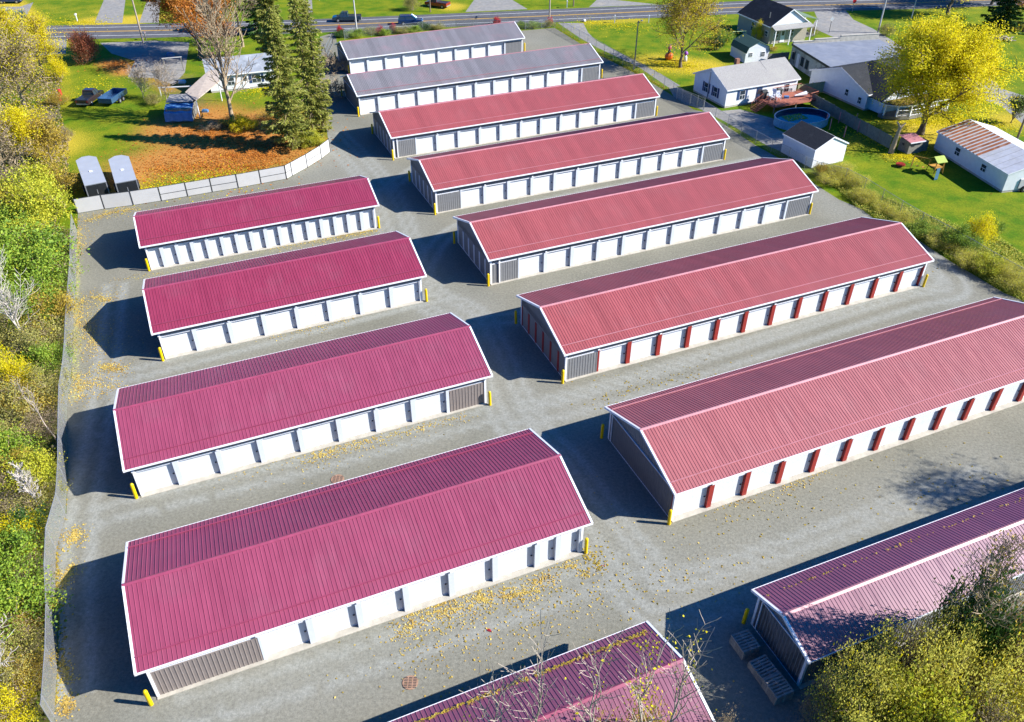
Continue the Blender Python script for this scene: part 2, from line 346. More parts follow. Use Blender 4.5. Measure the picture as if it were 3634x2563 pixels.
setcover(me, cover_grass(GX.ravel(), GY.ravel()))
put_g = bpy.data.objects.new('ground', me); C.objects.link(put_g); put(put_g, kind='structure')

FENCE_L = PL('c405,1650 c425,1400 c437,1065 c430,745 c405,470 c445,160 b545,1440 b552,1200 b550,950 b550,750 b552,560 b590,290 b597,20 a600,1330 a610,1150 a622,980 a628,850 a628,700 a634,520')
FENCE_P = PL('a640,365 a860,328 a1097,298 a1328,262 a1543,225 a1745,190 a1958,155 l322,1650') + PL('l550,1608 l600,1580 l735,1505 l862,1425 l940,1365')
yard = FENCE_L + FENCE_P + PL('l900,1100 l870,980 l800,860 l850,640 l830,480 l850,330 l985,290 l1000,380 m640,275 m930,250 m1150,385 m1320,490 m1640,650 m1920,815 m2180,985 g1570,215 g1760,320 g2030,500 g2250,620 o830,790 h640,250 h830,330 h1020,480 h1300,590 h1560,760 h1800,900 h2000,1020 h2170,1085') + [(68, 60), (85, 56), (62, 42), (30, 29), (17, 23.5), (11.5, 19), (4, 15.5), (-12, 9), (-22, 8), (-24, 18)]
YY = [('a700,430 a680,700', 2.2, .5), ('a850,1060 a700,1250 a640,1500', 2.6, .8), ('b830,230 b1000,260', 1.6, .85), ('b620,100 b620,500', 1.5, .9), ('b640,250 b800,380', 2.5, .5), ('a640,500 b610,500', 1.0, .95), ('c560,200 c470,600', 1.2, .8), ('c470,1150 c490,1500', 1.2, .8),
 ('a1100,900 f500,820 f980,740', 1.7, .8), ('a900,370 a1100,360', 2.2, .6), ('f100,860 f250,850', 1.2, .8), ('j1000,300 j1250,170 j1900,20', 1.3, .5), ('f150,1560 f300,1500 f800,1430', 1.2, .5), ('a650,480 a900,350', 1.5, .6), ('m620,20 m700,20', 1, .3)]
YO = [('m960,240 m1320,480 m1640,630 m1960,810', 1.0, .8), ('l900,1380 l700,1540', 1.5, .4), ('h700,230 h1000,420 h1500,700 h2100,1050', 1.4, .6), ('b560,700 c420,500 c410,1500', .9, .7), ('m650,260 m900,280', 1.2, .5)]
YW = [('z745,300 z860,430 z940,640 z1060,720 z1160,930 z1260,1050 z1420,1260 z1560,1330 z2250,1080', 3.6, .85), ('z900,620 z1000,640', 3, .7), ('z1100,740 z1300,690', 2.5, .7), ('z1200,960 z1500,860', 3, .7), ('z200,1160 z700,1040 z1150,920', 2.0, .6), ('z180,870 z600,760', 2, .5),
 ('z1420,1260 z800,1480 z400,1600', 3.0, .9), ('z1880,400 z2000,560 z2180,700 z1900,840 z1300,1060', 2.6, .75), ('z1700,330 z1880,470', 2.5, .8), ('z760,370 z700,390', 2.5, .6), ('z1200,90 z1330,130', 4, .5), ('z1640,640 z1900,590', 1.6, .5)]
TR = [('z745,300 z860,430 z940,640 z1060,720 z1160,930 z1260,1050 z1420,1260 z1560,1330 z2250,1080', (-1.9, -.9, .6, 1.6)), ('z1420,1260 z800,1480 z400,1600', (-.8, .9)), ('z1260,1050 z1200,1150 z800,1330', ()), ('z1060,720 z1300,690 z1900,560', (-.7, .7)), ('z1160,930 z1330,900 z2000,690 z2150,640 z2000,520', (-.8, .8, 1.6)), ('z180,870 z600,760 z1000,660', (-.7, .7)), ('z200,1160 z700,1040 z1130,920', (-.7, .7)), ('z260,640 z230,900 z180,1200 z170,1550', (-.7, .7)), ('z940,640 z1050,500 z1500,400 z1850,330', (-.7, .7)), ('z860,430 z1000,330', (-.6, .6))]
def cover_yard(X, Y):
    out = []
    for S in (YY, YO, YW):
        a = np.zeros(X.shape)
        for pts, r, s in S: a = np.maximum(a, s*(.62 if S is not YW else .5)*capsule(X, Y, PL(pts), r*1.3, .7))
        if S is YW:
            for pts, offs in TR:
                sm = PL(pts); dn = []
                for i in range(len(sm)-1):          # rounded corners
                    p0, p1, p2, p3 = [Vector(sm[min(max(i+k, 0), len(sm)-1)]) for k in (-1, 0, 1, 2)]
                    for q in range(6): t = q/6; dn.append(tuple(.5*((2*p1)+(p2-p0)*t+(2*p0-5*p1+4*p2-p3)*t*t+(3*p1-p0-3*p2+p3)*t**3)))
                dn.append(sm[-1])
                for o_ in offs: a = np.maximum(a, np.minimum(.95, 1.5*capsule(X, Y, offset(dn, o_), .55)))
        out.append(a)
    return np.stack(out, 1)
sheet('gravel_yard', yard, .008, 'gravel', 1.0, cover_yard)
# road, driveways
mid = [(-150, 141.5), G('k0,300'), G('k1500,272'), G('l850,230'), G('m0,180'), G('m1850,100'), G('n500,45'), (78, 172), (105, 176), (160, 186)]
sheet('road', strip(mid, 4.6), .010, 'asphalt')
for w_, mname in ((2.75, 'lane_white'), (-2.75, 'lane_white'), (.17, 'lane_yellow'), (-.17, 'lane_yellow')):
    a = offset(mid, w_-.09); b = offset(mid, w_+.09); sheet('road_marking', a + b[::-1], .016, mname)
sheet('driveway', PL('m960,205 m1190,208 m1230,290 m1300,360 m1640,540 m1880,660 m2060,770 n0,570 o300,360 o420,350 o640,410 o650,470 o740,520 o720,640 o600,590 o320,430 o150,345 o0,300 m1960,790 m1700,610 m1300,420 m1150,335'), .006, 'drive')
for q in ('k945,-30 k1130,-30 k1098,206 k848,206', 'k1335,-40 k1445,-40 k1425,205 k1250,205', 'k-80,60 k180,60 k300,20 k235,150 k200,230 k-80,232', 'k150,365 k600,345 k590,480 k350,500',
          'm130,108 m230,-30 m520,-20 m690,82', 'm1240,65 m1330,-20 m1480,0 m1860,40', 's175,0 s200,0 s205,85 s168,85'):
    sheet('driveway', PL(q), .0045, 'drive')
sheet('driveway', PL('k900,385 k1380,365 k1700,380 k1660,650 k1560,760 k1380,700 k1150,690 k1210,545 k1000,480'), .004, 'drive')
sheet('side_street', PL('n905,60 n1110,60 n1170,130 n1300,190 n1480,300 n1900,310 o2150,215 o2300,260 o2450,450 o2350,500 o2150,330 o2040,290 n1300,420 n1050,250 n890,180 n930,120'), .004, 'drive')

# ------------------------------------------------------------------ storage buildings
RIB = .229
SIDES = {}
def gable_profile(W, OE, he, hr, t=0.0):
    return [(-OE, he+t), (W/2, hr+t), (W+OE, he+t)]
def siding(mb, x0, x1, z0, z1, M_, rib=.229, yo=0.0):
    """upright ribbed steel sheet in the local x-z plane, facing -y"""
    mb.box(x0, x1, yo, yo+.04, z0, z1, M_)
    n = max(1, int((x1-x0)/rib)); 
    for i in range(n):
        x = x0+(i+.5)*(x1-x0)/n; mb.prism([(x-.035, yo), (x-.018, yo-.022), (x+.018, yo-.022), (x+.035, yo)], 'z', z0, z1, M_)
def door(root, M_, x0, x1, zt, rec, matn='door_white', latch=True):
    d = MB().box(x0, x1, rec, rec+.05, .06, zt, M_).box(x0, x1, rec-.02, rec, .06, .12, M_).build('rollup_door', matn, root)
    if latch: MB().box(x1-.19, x1-.07, rec-.05, rec, .985, 1.025, M_).box(x1-.14, x1-.115, rec-.045, rec, .95, 1.06, M_).build('latch', 'latch', d)
    return d
def storage(name, x, y, L, W, he, hr, yaw, segs, roof, cap, label, post='post_white', sid='siding_grey', gable_doors=0, guard=True, lights=True, OG=.3, OE=.35, guard_mat=None, conduit=False, spouts=(), guard_far=False, cap_w=.13):
    c, s_ = math.cos(yaw), math.sin(yaw); g = (x + s_*W/2, y - c*W/2)      # near-left wall corner
    root = empty(name, (g[0], g[1], 0), yaw, label, 'storage building', 'rows of storage unit buildings')
    I = Matrix.Identity(4); HZ = 2.03; HH = .17
    wall = MB(); trim = MB(); posts = []
    dpitch = []; xx = 0.0
    for kind, wd in segs:                       # walk the near wall: 's' solid siding, 'd' door bay
        if kind == 's':
            siding(wall, xx, xx+wd, .06, HZ, I)
        else: dpitch.append((xx, xx+wd))
        xx += wd
    siding(wall, 0, L, HZ+HH, he-.04, I)        # sheet above the header
    wall.box(0, L, .22, W-.12, 0.0, he-.05)     # inner mass
    siding(wall, 0, L, .05, he-.04, Matrix.Translation((L, W, 0)) @ rotz(math.pi))   # far wall
    for side in (0, 1):                          # gable ends
        Mg = Matrix.Translation((0, W, 0)) @ rotz(-math.pi/2) if side == 0 else Matrix.Translation((L, 0, 0)) @ rotz(math.pi/2)
        if side == 0 and gable_doors:
            siding(wall, 0, W, HZ+HH, he-.08, Mg)
        else: siding(wall, 0.02, W-.02, .05, he-.08, Mg)
        wall.prism([(0, he-.08), (W, he-.08), (W/2, hr-.10)], 'y', 0.005, .06, Mg)
        n = int(W/RIB)
        for i in range(n):
            u = (i+.5)*W/n; zt = he-.08+(hr-he-.04)*(1-abs(u-W/2)/(W/2))
            wall.prism([(u-.035, .005), (u-.018, -.017), (u+.018, -.017), (u+.035, .005)], 'z', he-.08, zt, Mg)
    wall.build('wall', sid, root)
    PW = .36
    header = MB().box(0, L, .055, .12, HZ, HZ+HH)
    header.build('header_trim', 'white_trim', root)
    for i, (a, b) in enumerate(dpitch):
        a2 = a + (PW*.5 if i else .12); b2 = b - (PW*.5 if i < len(dpitch)-1 else .2)
        door(root, I, a2, b2, HZ, .215)
        if i and abs(dpitch[i-1][1]-a) < .01:
            MB().box(a-PW/2, a+PW/2, -.02, .24, 0, HZ+HH-.01).build('door_post', post, root)
        if i == 0: MB().box(a-.02, a2, -.02, .24, 0, HZ+HH-.01).build('door_post', post, root)
        if i == len(dpitch)-1: MB().box(b2, b+.02, -.021, .24, 0, HZ+HH-.01).build('door_post', post, root)
        if lights and i % 2 == (len(dpitch) % 2): MB().box(a-.09, a+.09, -.10, -.022, HZ+HH+.01, HZ+HH+.12).build('wall_light', 'white_trim', root)
    if gable_doors:
        Mg = Matrix.Translation((0, W, 0)) @ rotz(-math.pi/2); gp = W/gable_doors
        MB().box(0.1, W-.1, .03, .10, HZ, HZ+HH, Mg).build('header_trim', 'white_trim', root)
        for i in range(gable_doors):
            a, b = i*gp, (i+1)*gp
            door(root, Mg, a+.28, b-.12, HZ, .14, latch=False)
            MB().box(a+(.0 if i else .1), a+.28, -.03, .2, 0, HZ-.003, Mg).build('door_post', post, root)
    if conduit:
        Mg = Matrix.Translation((0, W, 0)) @ rotz(-math.pi/2)
        MB().box(.35, .41, -.09, -.02, .1, he-.25, Mg).box(0.1, W-.1, -.09, -.02, he-.30, he-.24, Mg).build('conduit', 'white_trim', root)
    # concrete lip, corner trims
    MB().box(-.03, L+.03, -.22, .215, -.02, .055).build('slab_edge', 'concrete', root)
    MB().box(-.03, .0, -.03, W+.03, -.02, .05).build('base_trim', 'white_trim', root)
    for cx, cy, sx, sy in ((0, 0, 1, 1), (L, 0, -1, 1), (0, W, 1, -1), (L, W, -1, -1)):
        a, b = sorted((cx-.045*sx, cx+.11*sx)); e_, f_ = sorted((cy-.045*sy, cy+.11*sy))
        MB().box(a, b, *sorted((cy-.045*sy, cy-.023*sy)), 0.055, he-.08).box(*sorted((cx-.045*sx, cx-.023*sx)), *sorted((cy-.023*sy, f_ if sy > 0 else e_)), 0.055, he-.08).build('corner_trim', 'white_trim', root)
    for sx in spouts: MB().box(sx-.06, sx+.06, -.14, -.03, .1, he-.1).build('downspout', 'white_trim', root)
    # roof: two thin slabs with standing ribs
    prof = [(-OE, he), (W/2, hr), (W+OE, he), (W+OE, he-.035), (W/2, hr-.05), (-OE, he-.035)]
    rf = MB().prism(prof, 'x', -OG, L+OG)
    nr = int((L+2*OG)/RIB); sl = (hr-he)/(W/2+OE); ln = math.hypot(1, sl)
    for k in range(1, nr):
        xr = -OG + k*(L+2*OG)/nr
        for sgn in (0, 1):
            ys_ = (-OE+.01, W/2-.05) if sgn == 0 else (W+OE-.01, W/2+.05)
            vs = []
            for yy in ys_:
                zz = he + sl*((yy+OE) if sgn == 0 else (W+OE-yy))
                for dx, dz in ((-.024, .001), (-.009, .025), (.009, .025), (.024, .001)): vs.append((xr+dx, yy, zz+dz))
            rf.add(vs, [(0, 1, 5, 4), (1, 2, 6, 5), (2, 3, 7, 6), (0, 3, 2, 1), (4, 5, 6, 7)])
    rf.build('roof', roof, root)
    cw = cap_w
    MB().prism([(W/2-cw, hr-cw*sl+.027), (W/2, hr+.05), (W/2+cw, hr-cw*sl+.027), (W/2+cw, hr-cw*sl-.0), (W/2, hr), (W/2-cw, hr-cw*sl)], 'x', -OG-.045, L+OG+.045).build('ridge_cap', cap, root)
    for yy, sg in ((-OE, -1), (W+OE, 1)):
        y0, y1 = sorted((yy, yy+sg*.035)); MB().box(-OG-.03, L+OG+.03, y0, y1, he-.13, he+.012).build('fascia', 'white_trim', root)
    MB().box(-OG+.02, L+OG-.02, -OE+.005, 0.0, he-.10, he-.07).build('soffit', 'white_trim', root)
    for xx0 in (-OG, L+OG):
        for sgn in (0, 1):
            ya, yb = (-OE-.03, W/2) if sgn == 0 else (W+OE+.03, W/2)
            x0, x1 = sorted((xx0-(.06 if xx0 < 0 else -.06), xx0+(.07 if xx0 < 0 else -.07)))
            za = he-.012; pr = [(ya, za-.14), (yb, hr-.14), (yb, hr+.032), (ya, za+.036)]
            MB().prism(pr, 'x', x0, x1).build('rake_trim', 'white_trim', root)
    if guard:
        for sgn in ((0, 1) if guard_far else (0,)):
            yy = -OE+.75 if sgn == 0 else W+OE-.75; zz = he+sl*.75
            MB().box(-OG+.1, L+OG-.1, yy-.03, yy+.03, zz+.03, zz+.075).build('snow_guard', guard_mat or cap, root)
    return root
dd = lambda n, p, first=None: [('d', p)]*n
BL = 'burgundy'
storage('storage_building', -20.27, 27.92, 24.89, 8.52, 2.84, 4.39, .402, [('s', 5.52)]+dd(6, 2.73)+[('d', 1.39), ('d', 1.6)], 'roof_rose', 'cap_burgundy', 'burgundy roofed storage building nearest the camera, with six wide and two narrow white doors', sid='siding_taupe', guard_far=True, OG=.42)
storage('storage_building', -26.38, 42.35, 24.73, 8.44, 2.78, 4.35, .406, [('d', 2.58)]+dd(7, 2.745)+[('s', 2.93)], 'roof_rose', 'cap_burgundy', 'burgundy roofed storage building with a brown blank panel at its right end', sid='siding_taupe', OG=.42)
storage('storage_building', -30.0, 57.7, 22.03, 8.35, 2.78, 4.32, .408, [('d', 2.66)]+dd(7, 2.767), 'roof_burgundy', 'cap_burgundy', 'burgundy roofed storage building with eight wide white doors, third from the camera on the left', OG=.42)
storage('storage_building', -35.9, 71.35, 22.11, 7.05, 2.72, 4.05, .40, [('d', 1.33)]+dd(15, 1.385), 'roof_burgundy', 'cap_burgundy', 'burgundy roofed storage building with sixteen narrow white doors beside the grey panel fence', OG=.42)
storage('storage_building', 8.66, 40.29, 36.65, 8.51, 2.83, 4.47, .402, dd(13, 36.65/13), 'roof_faded', 'cap_pink', 'red roofed storage building with red door posts and a blank grey gable', post='red_post', guard_far=True, conduit=True)
storage('storage_building', 2.49, 54.95, 36.67, 8.57, 2.86, 4.44, .404, [('s', 2.85)]+dd(12, 33.82/12), 'roof_red', 'cap_pink', 'red roofed storage building with red door posts on its long side and gable', post='red_post', gable_doors=6, guard_mat='cap_pink')
storage('storage_building', -3.72, 69.52, 36.80, 8.69, 2.82, 4.44, .408, [('s', 2.8)]+dd(11, 2.81)+[('s', 3.09)], 'roof_red', 'cap_pink', 'red roofed storage building between the patchy roofed one and the one with red gable posts', gable_doors=6, spouts=(.85,))
storage('storage_building', -9.83, 84.11, 36.70, 8.54, 2.82, 4.41, .408, [('s', 2.8)]+dd(11, 2.815)+[('s', 2.93)], 'roof_red', 'cap_pink', 'red roofed storage building with patchy lighter and darker red sheets, fourth in the right column', gable_doors=6)
storage('storage_building', -16.11, 98.89, 36.75, 8.66, 2.75, 4.39, .41, [('s', 2.8)]+dd(11, 2.82)+[('s', 2.93)], 'roof_red', 'cap_pink', 'farthest red roofed storage building, directly in front of the grey roofed pair', gable_doors=6, spouts=(.45,))
storage('storage_building', -22.37, 113.44, 36.90, 8.19, 2.74, 4.29, .415, [('d', 2.75)]+dd(11, 2.84)+[('s', 2.91)], 'roof_grey', 'cap_grey', 'longer of the two grey roofed storage buildings, with a meter box by its right end', conduit=True, cap_w=.08)
storage('storage_building', -26.27, 130.35, 28.65, 7.73, 2.48, 3.99, .41, [('d', 2.8)]+dd(8, 2.86)+[('s', 2.97)], 'roof_grey', 'cap_grey', 'shorter grey roofed storage building closest to the road', conduit=True, guard=False, cap_w=.08)
storage('storage_building', 13.57+.06, 28.43-.1-.0+.0, 0.1, 0.1, 2, 2.1, .392, [], 'roof_plum', 'cap_pink', 'x') if False else None
storage('storage_building', 14.50, 26.60, 50.0, 4.15, 2.83, 3.70, .392, [('s', 50.0)], 'roof_plum', 'cap_pink', 'narrow plum roofed storage building half covered by bushes, pallets stacked at its end', guard=False, guard_mat='cap_pink', conduit=True, guard_far=True)
storage('storage_building', -19.3, 11.62, 30.0, 5.75, 2.83, 3.92, .410, [('s', 30.0)], 'roof_plum', 'cap_burgundy', 'plum roofed storage building cut off by the bottom edge behind bare saplings', guard=False)

# meter box and person-high cabinet by the grey building, bollards, manholes
BOLL = ['c1135,1500', 'e1300,318', 'b1117,1322', 'i250,792', 'a1335,1580', 'f1410,1312', 'a1222,840', 'f1022,712', 'i1393,1555', 'i963,1002', 'i713,653', 'i416,270', 'h1335,970', 'f1912,1187', 'f1635,838',
        'o880,1045', 'f1478,605', 'f1272,332', 'g1768,614', 'l1505,1441', 'l1320,1205', 'm1845,1040', 'l1195,1049', 'l1045,862', 'm1355,702', 'm1303,708', 'l1112,664', 'l990,545', 'm663,460', 'd262,967']
BL_ = ['at the near left corner of the nearest left building', 'at the right end of the nearest left building', 'at the left corner of the second left building', 'beside the brown panel of the second left building', 'at the left corner of the third left building',
 'at the right end of the third left building', 'at the left corner of the building with sixteen narrow doors', 'at the right end of the building with sixteen narrow doors', 'at the near corner of the red roofed building with the blank grey gable', 'at the far left corner of the building with the blank grey gable',
 'at the near corner of the gable with red posts', 'at the far corner of the gable with red posts', 'at the right end of the building with red posts on two sides', 'at the near left corner, by the split grey panel with a downspout', 'at the far left corner of the building whose grey panel is split',
 'at the right end of the third red roofed building near the weedy fence', 'at the near left corner of the patchy red roofed building', 'at the far left corner of the patchy red roofed building', 'at the right end of the patchy red roofed building', 'at the near left corner of the farthest red roofed building',
 'at the far left corner of the farthest red roofed building', 'at the right end of the farthest red roofed building', 'at the near left corner of the longer grey roofed building', 'at the far left corner of the longer grey roofed building', 'just past the right end of the longer grey roofed building',
 'beside the meter box of the longer grey roofed building', 'at the near left corner of the shorter grey roofed building', 'at the far left corner of the shorter grey roofed building', 'at the right end of the shorter grey roofed building', 'in the shade above the pallets at lower right']
bm_ = MB().lathe([(.115, -.02), (.115, 1.22), (.10, 1.28), (.06, 1.33), (.01, 1.345)], n=14)
b0 = None
for q, lb in zip(BOLL, BL_):
    x, y = G(q)
    if b0 is None: b0 = bm_.build('bollard', 'bollard', smooth=False); o = b0
    else: o = b0.copy(); C.objects.link(o)
    o.location = (x, y+.1, 0); o.rotation_euler = (random.uniform(-.02, .02), random.uniform(-.02, .02), random.random()*3)
    put(o, 'yellow bollard '+lb, 'bollard', 'yellow bollards guarding the building corners')
def meter(x, y):
    r = empty('meter_cabinet', (x, y, 0), .415, 'grey electric meter cabinet standing by the end of the grey roofed building', 'cabinet')
    MB().box(-.35, .35, -.2, .2, .25, 1.7).build('cabinet_body', 'galv', r)
    MB().box(-.3, .3, -.225, -.202, .35, 1.6).build('cabinet_door', 'fence_panel', r); MB().tube((-.2, 0, 0), (-.2, 0, .25), .05).tube((.2, 0, 0), (.2, 0, .25), .05).build('cabinet_legs', 'dark_steel', r)
    MB().box(-.75, -.45, -.15, .15, .1, 1.6).build('gas_meter', 'dark_steel', r)
x, y = G('m1270,712'); meter(x, y)
for q, rr, lb in (('z920,1531', .42, 'rusty slotted manhole cover in the gravel lane near the bottom roof'), ('z757,1075', .45, 'rusty round manhole cover in the gravel lane between the two nearest left buildings')):
    x, y = G(q); r = empty('manhole_cover', (x, y, .012), 0, lb, 'manhole cover')
    MB().lathe([(rr, 0), (rr, .03), (rr*.92, .03)], n=28).build('cover', 'rust_pan', r)
    sl_ = MB()
    for a in (-1, 0, 1):
        for b in range(-3, 4): sl_.box(a*.24-.09, a*.24+.09, b*.095-.022, b*.095+.022, .028, .034)
    sl_.build('slots', 'dark_steel', r)

# pallets beside the lower right building
def pallet(x, y, z, a, label):
    mb = MB(); M_ = Matrix.Identity(4)
    for k in range(7): mb.box(-.55, .55, -.6+k*.18, -.6+k*.18+.11, .115, .135)
    for k in range(3): mb.box(-.55+k*.505, -.55+k*.505+.09, -.6, .6, .02, .115)
    for k in range(4): mb.box(-.55, .55, -.6+k*.36, -.6+k*.36+.1, .0, .019)
    o = mb.build('pallet', 'pallet'); o.location = (x, y, z); o.rotation_euler = (0, 0, a)
    return put(o, label, 'pallet', 'wooden pallets stacked by the plum roofed building')
k_ = 0
gx, gy = G('d265,1035'); ux, uy = math.sin(.392), -math.cos(.392)
for st, (dist, n, off) in enumerate(((.35, 5, -.05), (2.0, 4, .1), (3.25, 5, 0.0))):
    for i in range(n):
        w_ = ['stack farthest from the camera', 'middle stack', 'stack nearest the camera'][st]; lv = ['bottom', 'second', 'third', 'fourth', 'fifth and top'][i] if n == 5 else ['bottom', 'second', 'third', 'fourth and top'][i]
        pallet(13.55+ux*dist-.72-.05+off*.2, 27.6+uy*dist-.3, .01+i*.14, .392+random.uniform(-.05, .05), f'weathered pallet, {lv} of the {w_}')

# ------------------------------------------------------------------ vegetation
M['lf_yellow'] = leafmat('yellow_leaves', [(.60, .44, .01), (.86, .72, .015), (.78, .68, .02), (.90, .80, .04)], .5)
M['lf_gold'] = leafmat('golden_leaves', [(.30, .19, .03), (.52, .37, .045), (.36, .31, .07)], .35)
M['lf_orange'] = leafmat('orange_leaves', [(.30, .08, .015), (.50, .16, .02), (.62, .25, .04), (.25, .07, .03)], .3)
M['lf_red'] = leafmat('dark_red_leaves', [(.16, .04, .03), (.30, .08, .045), (.35, .13, .05), (.12, .07, .03)], .25)
M['lf_bright_red'] = leafmat('scarlet_leaves', [(.50, .02, .04), (.62, .06, .08)], .3)
M['lf_green'] = leafmat('green_leaves', [(.07, .13, .02), (.18, .30, .03), (.32, .42, .04), (.14, .22, .03)], .3)
M['lf_lime'] = leafmat('lime_leaves', [(.24, .32, .03), (.46, .50, .04), (.62, .56, .04), (.32, .38, .04)], .35)
M['lf_olive'] = leafmat('olive_leaves', [(.13, .13, .045), (.28, .26, .075), (.44, .40, .10), (.19, .20, .05)], .3)
M['lf_dark'] = leafmat('dark_green_leaves', [(.02, .06, .012), (.05, .12, .02), (.09, .18, .03)], .2)
M['needle'] = leafmat('conifer_needles', [(.08, .12, .025), (.24, .27, .05), (.42, .40, .08), (.16, .20, .04)], .35)
M['lf_brown'] = leafmat('brown_leaves', [(.17, .125, .075), (.31, .235, .14), (.42, .35, .22)], .25)
def leafmesh(name, P, size, matn, aspect=.6, up=.25, elong=None):
    """many small pointed leaves (two triangles folded on a midrib) at points P"""
    P = np.asarray(P, np.float64); n = len(P)
    nrm = rng.normal(size=(n, 3)); nrm[:, 2] = np.abs(nrm[:, 2])+up; nrm /= np.linalg.norm(nrm, axis=1)[:, None]
    a = rng.normal(size=(n, 3)); a -= nrm*(a*nrm).sum(1)[:, None]; a /= np.linalg.norm(a, axis=1)[:, None]; b = np.cross(nrm, a)
    s = size*rng.uniform(.6, 1.3, n)[:, None]
    if elong is not None: a, b = elong, np.cross(nrm, elong)
    V = np.stack([P-a*s*.5, P+b*s*aspect*.5+nrm*s*.06, P+a*s*.5, P-b*s*aspect*.5+nrm*s*.06], 1).reshape(-1, 3)
    me = bpy.data.meshes.new(name); me.vertices.add(n*4); me.vertices.foreach_set('co', V.ravel().astype(np.float32))
    me.loops.add(n*4); me.loops.foreach_set('vertex_index', np.arange(n*4, dtype=np.int32))
    me.polygons.add(n); me.polygons.foreach_set('loop_start', np.arange(n, dtype=np.int32)*4)
    me.update(calc_edges=True); me.materials.append(M[matn])
    o = bpy.data.objects.new(name, me); C.objects.link(o); return o
def branches(H, spread, seed, trunk_r, first=.25, nmain=9, levels=3, up=.6, lean=(0, 0), droop=0.0, fork=0.0):
    """skeleton: list of (p0,p1,r0,r1,level) and the outer points"""
    rd = random.Random(seed); segs = []; tips = []
    def grow(p, d, ln, r, lev):
        n = 4 if lev <= 1 else 3; q = Vector(p); d = d.normalized()
        for i in range(n):
            d2 = (d + Vector((rd.gauss(0, .12), rd.gauss(0, .12), rd.gauss(0, .08) + up*.10 - droop*.1*lev))).normalized()
            q2 = q + d2*ln/n; r2 = r*(1-.62*(i+1)/n) if lev else r*(1-.55*(i+1)/n)
            segs.append((q.copy(), q2.copy(), r*(1-.62*i/n), max(r2, .008), lev)); 
            if lev < levels and i > 0 or (lev < levels and lev > 0):
                for _ in range(2 if lev else 1):
                    ang = rd.uniform(0, 6.28); side = d2.orthogonal().normalized(); side.rotate(Matrix.Rotation(ang, 3, d2))
                    grow(q2, (d2*.75+side*rd.uniform(.6, 1.0)), ln*rd.uniform(.42, .62), max(r2*.6, .008), lev+1)
            if lev >= levels-1: tips.append(q2.copy())
            q, d = q2, d2
    top = Vector((lean[0], lean[1], H)); p = Vector((0, 0, 0)); n = 10; pts = [Vector((0, 0, -.1))]
    for i in range(1, n+1):
        f = i/n; pts.append(Vector((lean[0]*f+rd.gauss(0, .02*H*.4), lean[1]*f+rd.gauss(0, .02*H*.4), H*.93*f)))
    for i in range(n): segs.append((pts[i], pts[i+1], trunk_r*(1-.85*i/n)*(1.25 if i == 0 else 1), trunk_r*(1-.85*(i+1)/n), 0))
    for k in range(nmain):
        f = first+(1-first)*(k+rd.random()*.6)/nmain*.95; i = min(n-1, int(f*n)); base = pts[i].lerp(pts[i+1], f*n-i)
        a = k*2.4+rd.uniform(-.4, .4); wdt = math.sin(math.pi*min(1, .25+.75*f**.8)) if fork == 0 else 1-.5*f
        d = Vector((math.cos(a), math.sin(a), up+f*.7)); grow(base, d, spread*(.55+.6*wdt)*rd.uniform(.8, 1.1), trunk_r*(1-.8*f)*.55+.01, 1)
    return segs, tips
def segmesh(mb, segs, lo=0, hi=9, minr=0.0):
    for p0, p1, r0, r1, lv in segs:
        if lo <= lv <= hi: mb.tube(p0, p1, max(r0, minr), max(r1, minr), 8 if lv == 0 else 5 if lv == 1 else 3, caps=False)
    return mb
def tree(x, y, H, spread, leaf, nleaf, size, label, cat='tree', group=None, seed=1, tr=.25, first=.25, nmain=9, sig=.5, bark='bark', name='tree', keep=1.0, minr=.012, lean=(0, 0), up=.6, extra=None, levels=3, fork=0.0, z=0.0, squash=.8, rz=0.0):
    r = empty(name, (x, y, z), rz, label, cat, group)
    segs, tips = branches(H, spread, seed, tr, first, nmain, levels, up, lean, fork=fork)
    segmesh(MB(), segs, 0, 1, minr).build('trunk', bark, r, smooth=True)
    segmesh(MB(), segs, 2, 9, minr).build('branches', bark, r)
    if nleaf:
        T = np.array([tuple(t) for t in tips]); 
        sel = rng.random(len(T)) < keep; T = T[sel] if sel.any() else T
        wts = rng.gamma(1.2, 1, len(T)); ii = rng.choice(len(T), nleaf, p=wts/wts.sum())
        P = T[ii]+np.clip(rng.normal(size=(nleaf, 3)), -1.8, 1.8)*np.array([sig, sig, sig*squash]); P[:, 2] = np.maximum(P[:, 2], .15)
        leafmesh('crown', P, size, leaf).parent = r
        if extra:
            m2, n2, s2 = extra; ii = rng.choice(len(T), n2); P = T[ii]+rng.normal(size=(n2, 3))*sig*.9; P[:, 2] = np.maximum(P[:, 2], .15)
            leafmesh('crown_patches', P, s2, m2).parent = r
    return r
